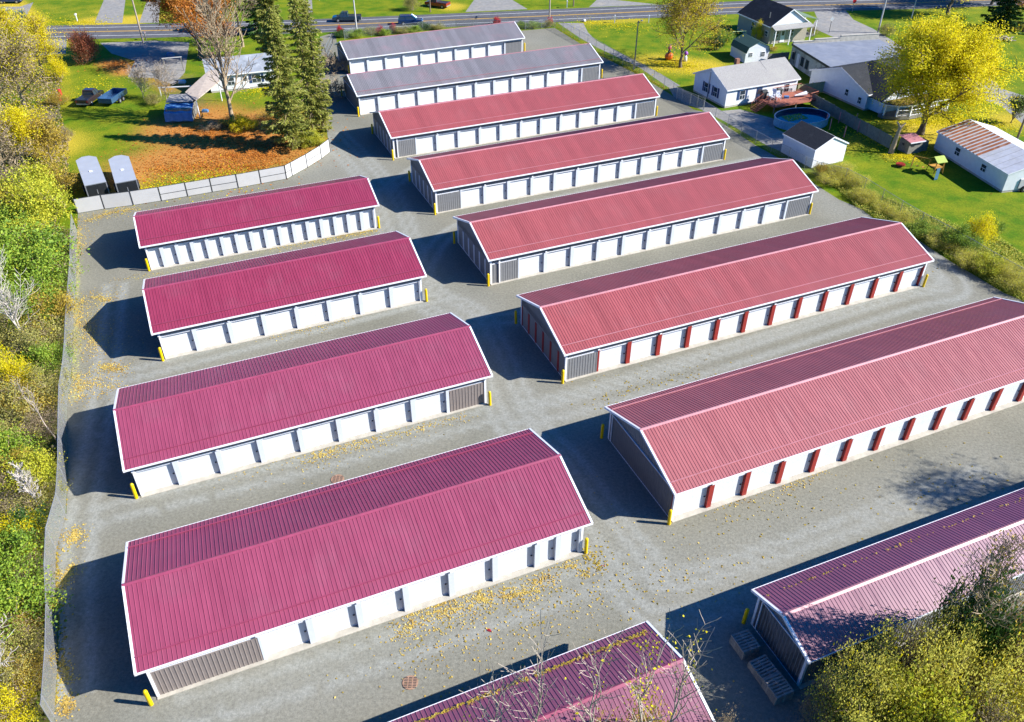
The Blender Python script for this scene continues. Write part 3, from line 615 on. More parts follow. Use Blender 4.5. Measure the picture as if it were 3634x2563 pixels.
def spruce(x, y, H, rad, label, group, seed, dens=1.0, size=.32, first=.06, mt='needle', shape=.55):
    r = empty('evergreen_tree', (x, y, 0), 0, label, 'tree', group); rd = random.Random(seed)
    mb = MB(); mb.tube((0, 0, -.1), (0, 0, H*.6), .26, .14, 9); mb.tube((0, 0, H*.6), (0, 0, H), .14, .02, 7); mb.build('trunk', 'bark', r)
    br = MB(); P = []; E = []
    nb = int(H*11*dens)
    for k in range(nb):
        f = first+(1-first)*(k/nb)**.92; z = H*f; a = k*2.39996+rd.uniform(-.3, .3)
        ln = rad*(1-f)**shape*rd.uniform(.45, 1.2)*(1+.22*math.sin(z*1.3+seed)*math.cos(a+seed))+.25
        dz = -.18*ln-.05; p0 = Vector((0, 0, z)); mid_ = Vector((math.cos(a)*ln*.55, math.sin(a)*ln*.55, z+dz*.8)); p1 = Vector((math.cos(a)*ln, math.sin(a)*ln, z+dz*.7))
        br.tube(p0, mid_, .035, .02, 4, False); br.tube(mid_, p1, .02, .008, 3, False)
        m_ = int(70*ln*dens)
        for _ in range(m_):
            t = rd.random()**.7; q = p0.lerp(mid_, t/.55) if t < .55 else mid_.lerp(p1, (t-.55)/.45)
            w_ = .32*(1-t)*ln*.5+.12; s_ = rd.gauss(0, w_)
            P.append((q.x-math.sin(a)*s_, q.y+math.cos(a)*s_, q.z-abs(rd.gauss(0, .16))))
            e = Vector((math.cos(a)*.7-math.sin(a)*s_*1.2, math.sin(a)*.7+math.cos(a)*s_*1.2, -.25+rd.gauss(0, .25))).normalized(); E.append(tuple(e))
    br.build('branches', 'bark_grey', r)
    leafmesh('crown', P, size, mt, .42, .3, np.array(E)).parent = r
    return r
def bushproto(kind, leaf, nleaf, size, seed, twig=.6, bark='bark_grey', extra=None, up=.9, spiky=0.0):
    """dome of stems and leaf clumps about 1 m in radius and 1 m tall (scaled per plant)"""
    rd = random.Random(seed); g2 = np.random.default_rng(seed); mb = MB(); T = []
    for k in range(30):
        a = rd.uniform(0, 6.28); rr = rd.random()**.5*.9; b = Vector((math.cos(a)*rr*.35, math.sin(a)*rr*.35, 0)); hz = (1-rr**2*.7)*rd.uniform(.5, 1.15)+spiky*rd.random()*.3
        t = Vector((math.cos(a)*rr*1.05, math.sin(a)*rr*1.05, hz)); m_ = b.lerp(t, .5)+Vector((rd.gauss(0, .05), rd.gauss(0, .05), .06)); t = t*1.04
        mb.tube(b, m_, .012, .009, 3, False).tube(m_, t, .009, .004, 3, False); T += [t, m_.lerp(t, .6), m_]
        for _ in range(6):
            q = m_.lerp(t, rd.uniform(.2, .95)); e = q+Vector((rd.gauss(0, .14), rd.gauss(0, .14), rd.uniform(.04, .2))); mb.tube(q, e, .006, .003, 3, False); T.append(e)
    T = np.array([tuple(t) for t in T]); wts = g2.gamma(.6, 1, len(T)); ii = g2.choice(len(T), nleaf, p=wts/wts.sum())
    P = T[ii]+np.clip(g2.normal(size=(nleaf, 3)), -1.7, 1.7)*.085*(1+g2.random(nleaf)[:, None]); P[:, 2] = np.maximum(P[:, 2], .02)
    cr = leafmesh(kind, P, size, leaf); st = mb.build('stems', bark); ex = None
    if extra: ii = g2.choice(len(T), extra[1]); ex = leafmesh('patches', T[ii]+g2.normal(size=(extra[1], 3))*.08, extra[2], extra[0])
    out = (cr.data, st.data, ex.data if ex else None)
    for o in (cr, st, ex):
        if o: bpy.data.objects.remove(o)
    return out
M['lf_thicket'] = leafmat('thicket_leaves', [(.28, .26, .05), (.55, .50, .08), (.72, .66, .12), (.38, .40, .06)], .45)
M['lf_fallen'] = leafmat('fallen_yellow_leaves', [(.26, .15, .05), (.52, .34, .07), (.60, .46, .12), (.40, .26, .09)], .1)
PR = {}
for kk, a in dict(green=('lf_green', 9500, .058, 1), lime=('lf_lime', 9500, .058, 2), olive=('lf_olive', 7500, .045, 3), yellow=('lf_yellow', 7500, .055, 4), brown=('lf_brown', 4200, .042, 5), dark=('lf_dark', 11000, .058, 6), gold=('lf_gold', 6500, .05, 7), red=('lf_red', 11000, .055, 8), thicket=('lf_thicket', 8500, .042, 10), scarlet=('lf_bright_red', 2500, .12, 9)).items():
    PR[kk] = bushproto('foliage', *a[:3], a[3], extra=('lf_yellow', 350, .05) if kk in ('olive', 'thicket') else ('lf_lime', 600, .055) if kk == 'green' else None)
def bush(x, y, r, h, kind, label, group=None, name='bush', cat='bush', z=0.0):
    a, b, c = PR[kind]; o = empty(name, (x, y, z), random.uniform(0, 6.28), label, cat, group)
    for nm, me_ in (('foliage', a), ('stems', b), ('leaves', c)):
        if me_:
            q = bpy.data.objects.new(nm, me_); C.objects.link(q); q.parent = o; q.scale = (r, r*random.uniform(.85, 1.15), h)
    return o

# --- left strip of scrub outside the chain link fence
LEFT = [('a430,300', 3.6, 4.6, 'lime', 'lime green bush against the corner where the two fences meet'), ('a500,80', 2.8, 3.2, 'gold', 'straw coloured bush just left of the two cargo trailers'), ('a330,150', 3.6, 4.0, 'lime', 'tall lime bush left of the cargo trailers behind the fence corner'),
 ('a120,470', 4.0, 3.2, 'green', 'green bush at the left edge level with the fence corner'), ('a60,150', 4.0, 3.6, 'brown', 'brown twiggy thicket at the left edge beside the trailers'), ('a130,280', 2.6, 3.4, 'gold', 'rusty gold bush between the brown thicket and the lime bush'),
 ('a210,720', 5.2, 4.6, 'green', 'broad green bush beside the pale bare tree on the left'), ('a420,880', 3.8, 3.6, 'green', 'green bush pressed against the fence opposite the third left building'), ('a60,950', 4.2, 4.2, 'green', 'green bush at the left edge behind the pale bare tree'), ('a480,640', 2.6, 2.4, 'brown', 'brown scrub by the fence just below its corner'),
 ('a330,560', 2.6, 3.6, 'lime', 'yellow green bush poking above the broad green bush'), ('a470,1150', 2.8, 3.0, 'gold', 'golden bush by the fence opposite the gap below the third left building'), ('a330,1150', 3.0, 3.0, 'green', 'green bush behind the pale bare tree trunk'), ('a60,1330', 3.0, 3.0, 'olive', 'olive bush at the left edge below the pale bare tree'),
 ('a440,1420', 2.8, 2.8, 'olive', 'olive bush by the fence opposite the second left building'), ('b215,290', 1.7, 3.2, 'yellow', 'bright yellow bush standing out in the scrub opposite the second left building'), ('b440,190', 2.0, 2.2, 'green', 'small green bush by the fence beside the bright yellow bush'), ('b70,330', 2.6, 2.6, 'brown', 'brown bush left of the bright yellow bush'),
 ('b390,430', 2.4, 2.4, 'olive', 'olive bush by the fence below the bright yellow bush'), ('b250,520', 2.4, 2.6, 'gold', 'gold brown bush below the bright yellow bush'), ('b90,610', 2.8, 3.0, 'olive', 'olive green bush at the left edge opposite the second left building'), ('b400,690', 2.0, 2.0, 'brown', 'brown scrub by the fence opposite the second left building ridge'),
 ('b200,770', 2.4, 2.4, 'olive', 'olive bush with brown twigs opposite the large building shadow'), ('b40,960', 2.6, 3.0, 'green', 'green bush at the left edge opposite the second building shadow'), ('b370,1120', 2.1, 2.6, 'lime', 'lime bush against the fence near the second left building corner'), ('b170,1080', 2.0, 2.2, 'gold', 'orange tinged bush left of the lime bush by the fence'),
 ('b90,1230', 2.4, 2.4, 'brown', 'pale brown bush at the left edge below the orange tinged bush'), ('b330,1330', 2.0, 2.2, 'olive', 'olive bush by the fence below the lime bush'), ('b170,1440', 2.2, 2.4, 'brown', 'brown bush with thin stems in the lower left scrub'), ('c330,150', 1.6, 2.0, 'dark', 'small dark green bush touching the fence at lower left'),
 ('c240,190', 1.8, 2.0, 'yellow', 'yellow bush beside the small dark green one at lower left'), ('c60,160', 2.2, 2.4, 'olive', 'olive bush at the left edge in the lower left scrub'), ('c110,430', 2.6, 3.0, 'green', 'bright green feathery bush in the lower left, upper one of a pair'), ('c120,780', 2.7, 3.0, 'green', 'bright green feathery bush in the lower left, lower one of a pair'),
 ('c270,560', 1.8, 2.0, 'brown', 'brown bush between the feathery green pair and the fence'), ('c300,830', 1.6, 1.8, 'gold', 'gold bush by the fence opposite the nearest building shadow'), ('c60,1060', 2.2, 2.4, 'brown', 'brown twiggy bush at the left edge near the bottom'), ('c260,1080', 1.8, 2.0, 'olive', 'olive bush by the fence near the bottom'),
 ('c150,1300', 2.0, 2.2, 'olive', 'olive bush in the bottom left corner scrub'), ('c310,1270', 1.5, 1.8, 'gold', 'gold bush touching the fence near the bottom'), ('c200,1530', 1.4, 1.9, 'yellow', 'bright yellow bush at the very bottom left'), ('c60,1500', 2.0, 2.2, 'brown', 'brown bush in the very bottom left corner')]
for q, r, h, kk, lb in LEFT:
    x, y = G(q, h*.55); bush(x-(1.0 if r < 3 else 1.4), y, r, h, kk, lb, 'scrub along the left chain link fence')
# bare pale tree(s) at left, thin leaning stems
x, y = G('a225,1500'); tree(x, y, 7.6, 2.9, None, 0, .1, 'pale bare tree standing above the green bushes at left', seed=21, tr=.12, first=.2, nmain=11, bark='bark_pale', name='bare_tree', minr=.013, up=1.9)
x, y = G('a-60,1350'); tree(x, y, 6.5, 2.6, None, 0, .1, 'pale bare tree leaning in from the left edge', seed=22, tr=.10, first=.2, nmain=9, bark='bark_pale', name='bare_tree', minr=.013, up=1.9, lean=(.8, 0))
x, y = G('b478,860'); tree(x, y, 5.2, 1.3, None, 0, .1, 'thin leaning bare sapling beside the left fence', seed=23, tr=.06, first=.4, nmain=6, levels=2, bark='bark_tan', name='bare_tree', minr=.012, up=2.2, lean=(-1.6, .8))
x, y = G('b385,1490'); tree(x, y, 4.2, 1.0, None, 0, .1, 'thin bare sapling in the lower left scrub', seed=24, tr=.05, first=.4, nmain=7, bark='bark_pale', name='bare_tree', minr=.016, up=1.6, lean=(-.7, .3))
x, y = G('c20,1400'); tree(x, y, 5.5, 1.8, None, 0, .1, 'pale bare tree at the bottom of the left edge', seed=25, tr=.08, first=.3, nmain=10, bark='bark_pale', name='bare_tree', minr=.016, up=1.3)

# --- upper left cluster
G1 = 'yellow trees in the upper left'
x, y = G('k120,640'); tree(x, y, 7.5, 3.6, 'lf_yellow', 11000, .22, 'sparse yellow and grey tree at the upper left edge', group=G1, seed=31, tr=.22, sig=.5, bark='bark_grey', keep=.5, minr=.03, extra=('lf_gold', 3500, .18))
x, y = G('k400,700'); tree(x, y, 6.8, 3.4, 'lf_yellow', 10000, .21, 'yellow tree beside the grassy lane left of the dark red shrub', group=G1, seed=32, tr=.2, sig=.5, bark='bark_grey', keep=.55, minr=.03, extra=('lf_gold', 3500, .18))
x, y = G('k230,960'); tree(x, y, 7.5, 4.2, 'lf_brown', 9000, .2, 'large half bare grey tree in the upper left', group=G1, seed=33, tr=.28, sig=.6, bark='bark_grey', keep=.8, minr=.035, extra=('lf_yellow', 5000, .2))
x, y = G('k20,1000'); tree(x, y, 7.0, 3.4, 'lf_brown', 5000, .2, 'half bare grey tree at the left edge above the bright yellow one', group=G1, seed=34, tr=.22, sig=.6, bark='bark_grey', keep=.8, minr=.035)
x, y = G('k220,1480'); tree(x, y, 5.4, 2.8, 'lf_yellow', 16000, .19, 'bright yellow tree left of the cargo trailers', group=G1, seed=35, tr=.18, sig=.45, bark='bark_grey', keep=.8)
x, y = G('k470,1460'); tree(x, y, 4.0, 2.0, 'lf_gold', 4500, .22, 'small golden tree between the bright yellow tree and the lawn', group=G1, seed=36, tr=.12, sig=.4, bark='bark_grey', keep=.9)
x, y = G('k60,1560'); tree(x, y, 5.0, 3.0, 'lf_brown', 3800, .2, 'grey brown half bare tree at the left edge below the bright yellow tree', group=G1, seed=37, tr=.18, sig=.5, bark='bark_grey', keep=.9, minr=.03)
for q, r, h, kk, lb in (('k330,1080', 2.6, 2.2, 'brown', 'low brown thicket between the yellow trees in the upper left'), ('k520,640', 1.7, 3.0, 'yellow', 'yellow bush at the edge of the lane near the dark red shrub'), ('k520,900', 1.6, 1.6, 'gold', 'gold bush at the lawn edge left of the parked pickup'), ('k60,1300', 3, 2.4, 'brown', 'brown thicket at the left edge'),
                        ('k590,1220', 1.0, 1.8, 'brown', 'dead brown shrub at the left edge of the lawn')):
    x, y = G(q, h*.4); bush(x, y, r, h, kk, lb, 'shrubs in the upper left')
x, y = G('k735,585'); bush(x, y+1.6, 2.5, 4.3, 'red', 'round dark red shrub by the road at upper left', name='red_shrub')
# orange maple, big bare tree, conifers
x, y = G('k1730,170', 6); tree(x, y, 10.5, 6.3, 'lf_orange', 52000, .25, 'large orange maple beside the road at the top', cat='tree', seed=41, tr=.32, first=.2, nmain=12, sig=.6, name='maple_tree')
x, y = G('k2090,1085'); tree(x, y, 15.5, 5.0, None, 0, .2, 'tall bare grey tree in front of the white house at upper left', seed=42, tr=.30, first=.14, nmain=15, bark='bark_grey', name='bare_tree', minr=.03, up=1.9)
x, y = G('k2180,420'); tree(x, y, 9.5, 4.2, 'lf_brown', 2600, .18, 'half bare tree right of the orange maple', seed=43, tr=.22, first=.3, nmain=8, bark='bark_grey', name='bare_tree', minr=.035, up=1.2)
x, y = G('k1500,900'); tree(x, y, 3.8, 2.2, 'lf_brown', 500, .14, 'bare pinkish shrub left of the blue tarp shed', cat='shrub', seed=44, tr=.06, first=.1, nmain=13, bark='bark_tan', name='bare_shrub', minr=.012, up=1.5)
x, y = G('k1290,880'); tree(x, y, 3.2, 2.0, 'lf_brown', 600, .14, 'bare brown shrub beside the shaded grass near the trailer', cat='shrub', seed=45, tr=.06, first=.1, nmain=13, bark='bark_tan', name='bare_shrub', minr=.012, up=1.5)
x, y = G('k1400,930'); bush(x, y, 1.5, 1.4, 'olive', 'green yellow bush below the bare pinkish shrub')
GS = 'evergreens beside the yard entrance'
x, y = G('l790,1175'); spruce(x, y, 17.5, 2.5, 'tall thin evergreen with bare upper stem nearest the yard lane', GS, 51, .75, .36)
x, y = G('l815,1180'); spruce(x+.7, y+1.0, 16, 2.1, 'slender evergreen twin right behind the thin one', GS, 52, .7, .36)
x, y = G('l600,1310'); spruce(x, y, 16.5, 3.0, 'full dark evergreen at the left of the yard entrance group', GS, 53, 1.0, .36)
x, y = G('l470,560'); spruce(x-.5, y+1, 14.5, 2.9, 'green gold evergreen behind the others near the white house', GS, 54, 1.0, .38)
x, y = G('l340,300'); spruce(x, y, 11.0, 3.8, 'dark evergreen by the road between the maple and the entrance', GS, 55, .9, .4, mt='lf_dark')
for q, r, h, kk, lb in (('l840,1120', 1.3, 2.2, 'gold', 'golden bush at the foot of the thin evergreen'), ('l760,1280', 1.5, 1.8, 'lime', 'lime bush at the end of the grey panel fence'), ('l160,1130', 1.9, 1.5, 'yellow', 'orange yellow bush right of the tall bare tree'), ('l30,1100', 1.5, 1.1, 'gold', 'gold bush at the foot of the tall bare tree'), ('k2190,1110', 1.2, 1.0, 'yellow', 'low yellow bush left of the tall bare tree foot'), ('l400,1030', 1.6, .9, 'gold', 'low gold undergrowth bush between bare tree and evergreens'), ('k1900,1130', 1.5, 1.0, 'brown', 'brown undergrowth bush below the blue bag')):
    x, y = G(q, .4); bush(x, y, r, h, kk, lb, 'bushes around the evergreen group')
# hedge row by the road fence
HR = [('l1035,310', 1.5, .9, 'dark'), ('l1185,310', 1.7, 1.0, 'green'), ('l1310,290', 1.5, 1.1, 'olive'), ('l1430,300', 1.2, .9, 'green'), ('l1585,275', 1.8, 1.0, 'olive'), ('l1700,270', 1.4, .9, 'green'), ('l1775,250', 1.3, 1.0, 'dark'), ('l1890,245', 1.6, .9, 'olive'), ('m640,235', 1.4, .9, 'green'), ('m740,232', 1.5, .9, 'green'), ('m890,225', 1.3, 1.0, 'olive')]
HL = ['first from the entrance gate', 'second from the entrance gate', 'third from the entrance gate', 'fourth from the entrance gate', 'fifth from the entrance gate', 'sixth from the entrance gate', 'seventh from the entrance gate', 'eighth from the entrance gate', 'first right of the grey roof end', 'second right of the grey roof end', 'last one, at the fence corner']
for (q, r, h, kk), lb in zip(HR, HL):
    x, y = G(q, .3); bush(x, y, r, h, kk, 'low clipped shrub behind the road fence, '+lb, 'clipped shrubs along the road fence', 'shrub', 'shrub')
for q, lb in (('l1025,272', 'by the entrance gate'), ('l1388,270', 'between clipped shrubs behind the second utility pole'), ('l1505,250', 'left of the blue car'), ('m888,195', 'at the foot of the pole near the fence corner'), ('m410,190', 'above the end of the grey roof')):
    x, y = G(q, .6); bush(x, y, .75, 1.2, 'scarlet', 'bright red burning bush '+lb, 'bright red bushes along the road fence', 'red_bush', 'bush')
# --- right side trees
x, y = G('m2060,605'); tree(x, y, 9.6, 5.2, 'lf_gold', 15000, .2, 'thinning yellow brown tree on the lawn right of the driveway', seed=61, tr=.26, first=.24, nmain=12, sig=.5, keep=.75, minr=.03, extra=('lf_yellow', 6000, .21), bark='bark')
x, y = G('o1610,512'); tree(x, y, 9.8, 6.0, 'lf_yellow', 100000, .225, 'huge bright yellow tree at the right, between the porch house and the rusty roofed garage', seed=62, tr=.42, first=.22, nmain=18, sig=.62, minr=.03, levels=3)
x, y = G('n530,270'); bush(x, y, 1.0, 2.6, 'yellow', 'small yellow tree between the barn shed and the beige house', name='small_tree', cat='tree')
x, y = G('o2210,440'); tree(x, y, 2.6, 1.6, 'lf_green', 1800, .16, 'rounded grey green shrub right of the rusty roofed garage', cat='shrub', seed=63, tr=.07, first=.1, nmain=14, sig=.25, name='shrub', minr=.02, up=1.3)
x, y = G('n1790,105'); tree(x, y, 9, 5.0, 'lf_yellow', 14000, .36, 'yellow tree with a dark leaning trunk on the top right lawn', seed=64, tr=.40, first=.32, nmain=11, sig=.8, lean=(.6, 1.5), extra=('lf_lime', 4000, .36))
x, y = G('n2130,205'); spruce(x, y, 7.5, 3.9, 'broad dark cedar on the lawn at the top right corner', None, 65, 1.0, .4, .02, 'lf_dark', .5)
x, y = G('n2290,210'); tree(x, y, 8, 3.6, 'lf_orange', 5000, .3, 'orange brown tree in the top right corner', seed=66, tr=.25, sig=.6)
x, y = G('n2080,30'); tree(x, y, 8, 5.0, 'lf_lime', 11000, .38, 'yellow green tree at the top edge beside the dark cedar', seed=67, tr=.3, sig=.8)
x, y = G('n1390,235'); bush(x, y, 1.7, 1.8, 'olive', 'olive bush behind the flat roofed workshop')
x, y = G('n900,235'); bush(x, y, 1.1, 1.5, 'brown', 'reddish brown bush at the corner of the beige house')
x, y = G('n300,260', .5); bush(x, y, 2.2, 1.8, 'green', 'green bush by the lawn left of the barn shed')
x, y = G('n270,310', .5); bush(x, y, 1.2, 1.8, 'dark', 'dark bush beside the barn shed')
x, y = G('n640,325', .3); bush(x, y, .9, .7, 'gold', 'small rust coloured bush in front of the beige house')
x, y = G('n1850,120', .5); bush(x, y, 1.8, 1.3, 'green', 'green shrub under the leaning yellow tree')
x, y = G('n2230,180', .5); bush(x, y, 2.4, 1.6, 'gold', 'orange shrubbery in the top right corner')
x, y = G('l1680,40', 1); bush(x, y, 1.9, 2.4, 'olive', 'olive bush on the lawn across the road beside the red pickup')
for q, H, s_, lf, lb, sd_ in (('l1100,-150', 9, 5, 'lf_gold', 'gold tree beyond the road left of the red pickup', 71), ('l1650,-210', 10, 5.5, 'lf_gold', 'gold tree beyond the road behind the red pickup', 72), ('k1250,-140', 9, 4.5, 'lf_orange', 'orange tree beyond the road by the left driveways', 73), ('m900,-120', 9, 5, 'lf_gold', 'gold tree beyond the road at the top centre', 74), ('k2200,-60', 9, 4.5, 'lf_brown', 'half bare tree beyond the road above the maple', 75), ('n1150,-120', 9, 5, 'lf_gold', 'gold tree beyond the road above the side street', 76)):
    x, y = G(q); tree(x, y, H, s_, lf, 7000, .4, lb, seed=sd_, tr=.3, first=.25, nmain=10, sig=.9)
# weeds along the right fence
GW = 'weedy bushes along the right chain link fence'
for q, r, h, kk, lb in (('o960,760', 1.0, 1.6, 'gold', 'straw gold weeds at the corner of the white shed'), ('o1090,770', 1.6, 1.8, 'thicket', 'olive bush in front of the white shed'), ('o1010,820', 1.5, 1.3, 'thicket', 'olive weeds beside the ridge end of the third red roof'), ('o1180,830', 1.6, 1.4, 'thicket', 'gold weeds along the fence right of the white shed'), ('o1230,920', 1.5, 1.1, 'thicket', 'low olive weeds where the fence begins its long diagonal'),
 ('h880,250', 1.4, 1.0, 'thicket', 'gold weeds along the fence above the second red roof corner'), ('h1010,330', 1.4, .9, 'thicket', 'olive weeds along the fence above the second red roof'), ('h1160,400', 1.4, .9, 'thicket', 'low weeds by the fence beside the second red roof ridge'), ('h1330,510', 1.7, 1.1, 'green', 'green weeds by the fence right of the second red roof ridge'), ('h1490,600', 1.7, 1.3, 'thicket', 'olive weeds along the fence below the lawn'),
 ('h1640,600', 1.7, 2.0, 'green', 'green bush left of the bright yellow shrub on the fence line'), ('h1800,540', 1.6, 2.6, 'yellow', 'bright yellow shrub on the right fence line'), ('h1900,500', 1.2, 1.6, 'green', 'green shrub behind the bright yellow one on the fence line'), ('h1700,760', 1.7, 1.5, 'thicket', 'olive weeds below the bright yellow shrub'), ('h1860,800', 1.8, 1.6, 'lime', 'lime weeds below the bright yellow shrub'), ('h2030,850', 1.8, 1.6, 'thicket', 'olive weeds at the right edge along the fence'), ('h2130,950', 1.8, 1.5, 'thicket', 'gold weeds at the right edge beside the nearest red roof')):
    x, y = G(q, h*.35); bush(x, y, r, h, kk, lb, GW, 'weeds', 'weeds')

# --- lower right: big shrubs and tall bare aspens in front of the plum roofs
GB = 'olive shrubs in the lower right corner'
for q, zc, r, h, kk, lb in (('d1010,1330', 3.2, 1.9, 4.3, 'thicket', 'olive shrub at the near corner of the plum roofed building'), ('d1350,1260', 3.4, 2.2, 4.9, 'thicket', 'tall olive yellow shrub in the middle of the lower right thicket'), ('d1700,1330', 3.2, 2.2, 4.6, 'thicket', 'olive shrub right of the thicket middle'), ('d1100,1560', 3.0, 2.0, 4.0, 'thicket', 'olive shrub at the bottom of the thicket'),
 ('d1450,1560', 3.0, 2.1, 4.2, 'lime', 'green tinged shrub at the bottom of the lower right thicket'), ('d2050,1300', 3.2, 2.2, 4.6, 'thicket', 'olive shrub at the right edge under the dark green tree'), ('d1850,1560', 3.0, 2.2, 4.0, 'brown', 'brown shrub at the bottom right'), ('d2130,1600', 3.0, 2.0, 4.0, 'thicket', 'olive shrub in the bottom right corner'),
 ('d1330,1010', 4.4, 1.3, 4.6, 'brown', 'brown twiggy shrub against the plum roof edge'), ('d1620,1000', 4.2, 1.5, 5.0, 'thicket', 'olive shrub left of the dark green tree trunk'), ('d2120,940', 4.2, 1.5, 5.4, 'brown', 'brown twiggy shrub behind the dark green tree'),
 ('d820,1440', 2.0, 1.2, 2.8, 'brown', 'brown brush below the grey gable corner'), ('d2150,1080', 3.6, 1.6, 5.2, 'gold', 'gold shrub at the right edge beside the dark green tree')):
    x, y = G(q, zc+.9); bush(x+.2, y-.1, r*1.08, h+1.2, kk, lb, GB)
x, y = G('d1830,930', 5.6); r_ = bush(x, y, 1.95, 7.4, 'dark', 'dark green leafy tree in front of the plum roof at lower right', name='small_tree', cat='tree')
x, y = G('d2062,400', 11.5); tree(x, y, 11.8, 2.0, 'lf_gold', 260, .16, 'thin bare tree with a few orange leaves at the lower right edge', seed=81, tr=.10, first=.45, nmain=14, sig=.25, bark='bark_grey', name='bare_tree', up=1.3, minr=.012)
GA = 'tall bare saplings along the bottom edge'
for q, zt, sd_, nl, lb in (('e1000,925', 16, 82, 0, 'bare pale sapling, leftmost of the four over the bottom roof'), ('e1405,945', 16, 83, 30, 'bare pale sapling, second from the left over the bottom roof'), ('e1785,915', 16, 84, 150, 'pale sapling with a cluster of yellow leaves at its top'), ('e2045,830', 15, 85, 50, 'bare pale sapling with a few yellow leaves past the roof end'), ('e700,1130', 14, 86, 0, 'short bare twiggy sapling at the left of the bottom roof')):
    x, y = G(q, zt); tree(x, y, zt+.5, 2.4, 'lf_yellow' if nl else None, nl, .13, lb, group=GA, seed=sd_, tr=.09, first=.6, nmain=9, sig=.25, bark='bark_tan', name='sapling', up=1.7, keep=.12, minr=.010, levels=2)
for q, zc, r, h, kk, lb in (('e1700,1440', 5, 1.7, 7, 'gold', 'tall gold bush rising at the bottom edge before the roof'), ('e1380,1470', 5, 1.3, 6.6, 'gold', 'gold bush at the bottom edge below the second sapling'), ('e2230,1340', 3, 1.1, 4, 'brown', 'brown bush at the gap between the two plum roofed buildings'), ('e530,1500', 5, 1.0, 6.6, 'lime', 'lime bush peeking at the bottom edge over the roof')):
    x, y = G(q, zc); bush(x, y-1.2, r, h, kk, lb, 'bushes along the bottom edge')
# tall tree outside the right side whose shadow falls on the lane
tree(54.5, 35.6, 17, 4.2, 'lf_gold', 5000, .22, 'gold tree right of the frame beside the plum roofed building', seed=91, tr=.3, first=.6, nmain=12, sig=.6, bark='bark_grey')

# undergrowth filling the scrub strips (nobody could count it)
def scatter(name, poly, n, size, matn, zr, label=None, cat=None, up=.4):
    P = []; poly_ = np.array(poly); lo, hi = poly_.min(0), poly_.max(0)
    X = rng.uniform(lo[0], hi[0], n*4); Y = rng.uniform(lo[1], hi[1], n*4); ins = inpoly(X, Y, poly); X, Y = X[ins][:n], Y[ins][:n]
    cl = .5+.5*np.sin(X*.9+np.sin(Y*.7)*2)*np.cos(Y*.8+X*.3); Zz = rng.random(len(X))**1.5*zr*(.35+.65*cl)+.01
    o = leafmesh(name, np.stack([X, Y, Zz], 1), size, matn, up=up); put(o, label, cat, kind='stuff'); return o
fl = FENCE_L
stripL = [(x-.3, y) for x, y in fl] + [(-60, 84), (-75, 84), (-62, 60), (-48, 40), (-38, 25), (-34, 16), (-25, 14)]
scatter('undergrowth', stripL, 42000, .17, 'lf_olive', .9, 'olive and brown undergrowth covering the strip left of the fence', 'undergrowth')
scatter('undergrowth', stripL, 28000, .18, 'lf_brown', 1.1, 'dry brown brush mixed through the strip left of the fence', 'undergrowth')
scatter('undergrowth', stripL, 15000, .17, 'lf_green', .9, 'low green plants mixed through the strip left of the fence', 'undergrowth')
stripUL = PL('k0,380 k300,560 k560,700 k540,950 k600,1250 k640,1400 a560,0 a560,200 a0,350 k-400,1500 k-400,500')
scatter('undergrowth', stripUL, 14000, .26, 'lf_brown', .8, 'dry brush below the yellow trees in the upper left', 'undergrowth')
scatter('undergrowth', stripUL, 7000, .28, 'lf_gold', .6, 'golden brush below the yellow trees in the upper left', 'undergrowth')
stripR = PL('o880,730 o1150,720 h720,80 h860,160 h1250,330 h1500,430 h1750,520 h1950,560 h2300,800 h2300,1120 h2150,1090 h1900,960 h1550,740 h1300,580 h1000,440 h760,300 h640,180')
scatter('undergrowth', stripR, 24000, .15, 'lf_thicket', .45, 'straw and olive weeds along the right fence', 'weeds')
scatter('undergrowth', stripR, 15000, .15, 'lf_green', .35, 'green weeds along the right fence', 'weeds')
stripB = [(10.8, 20), (17, 24), (30, 29.5), (60, 42), (70, 38), (40, 12), (12, 12), (-10, 6), (-20, 4), (-20, 9), (-5, 13.5), (8, 17)]
scatter('undergrowth', stripB, 22000, .2, 'lf_brown', .8, 'brown brush on the ground in the lower right', 'undergrowth')
scatter('undergrowth', stripB, 9000, .2, 'lf_olive', .9, 'olive plants on the ground in the lower right', 'undergrowth')

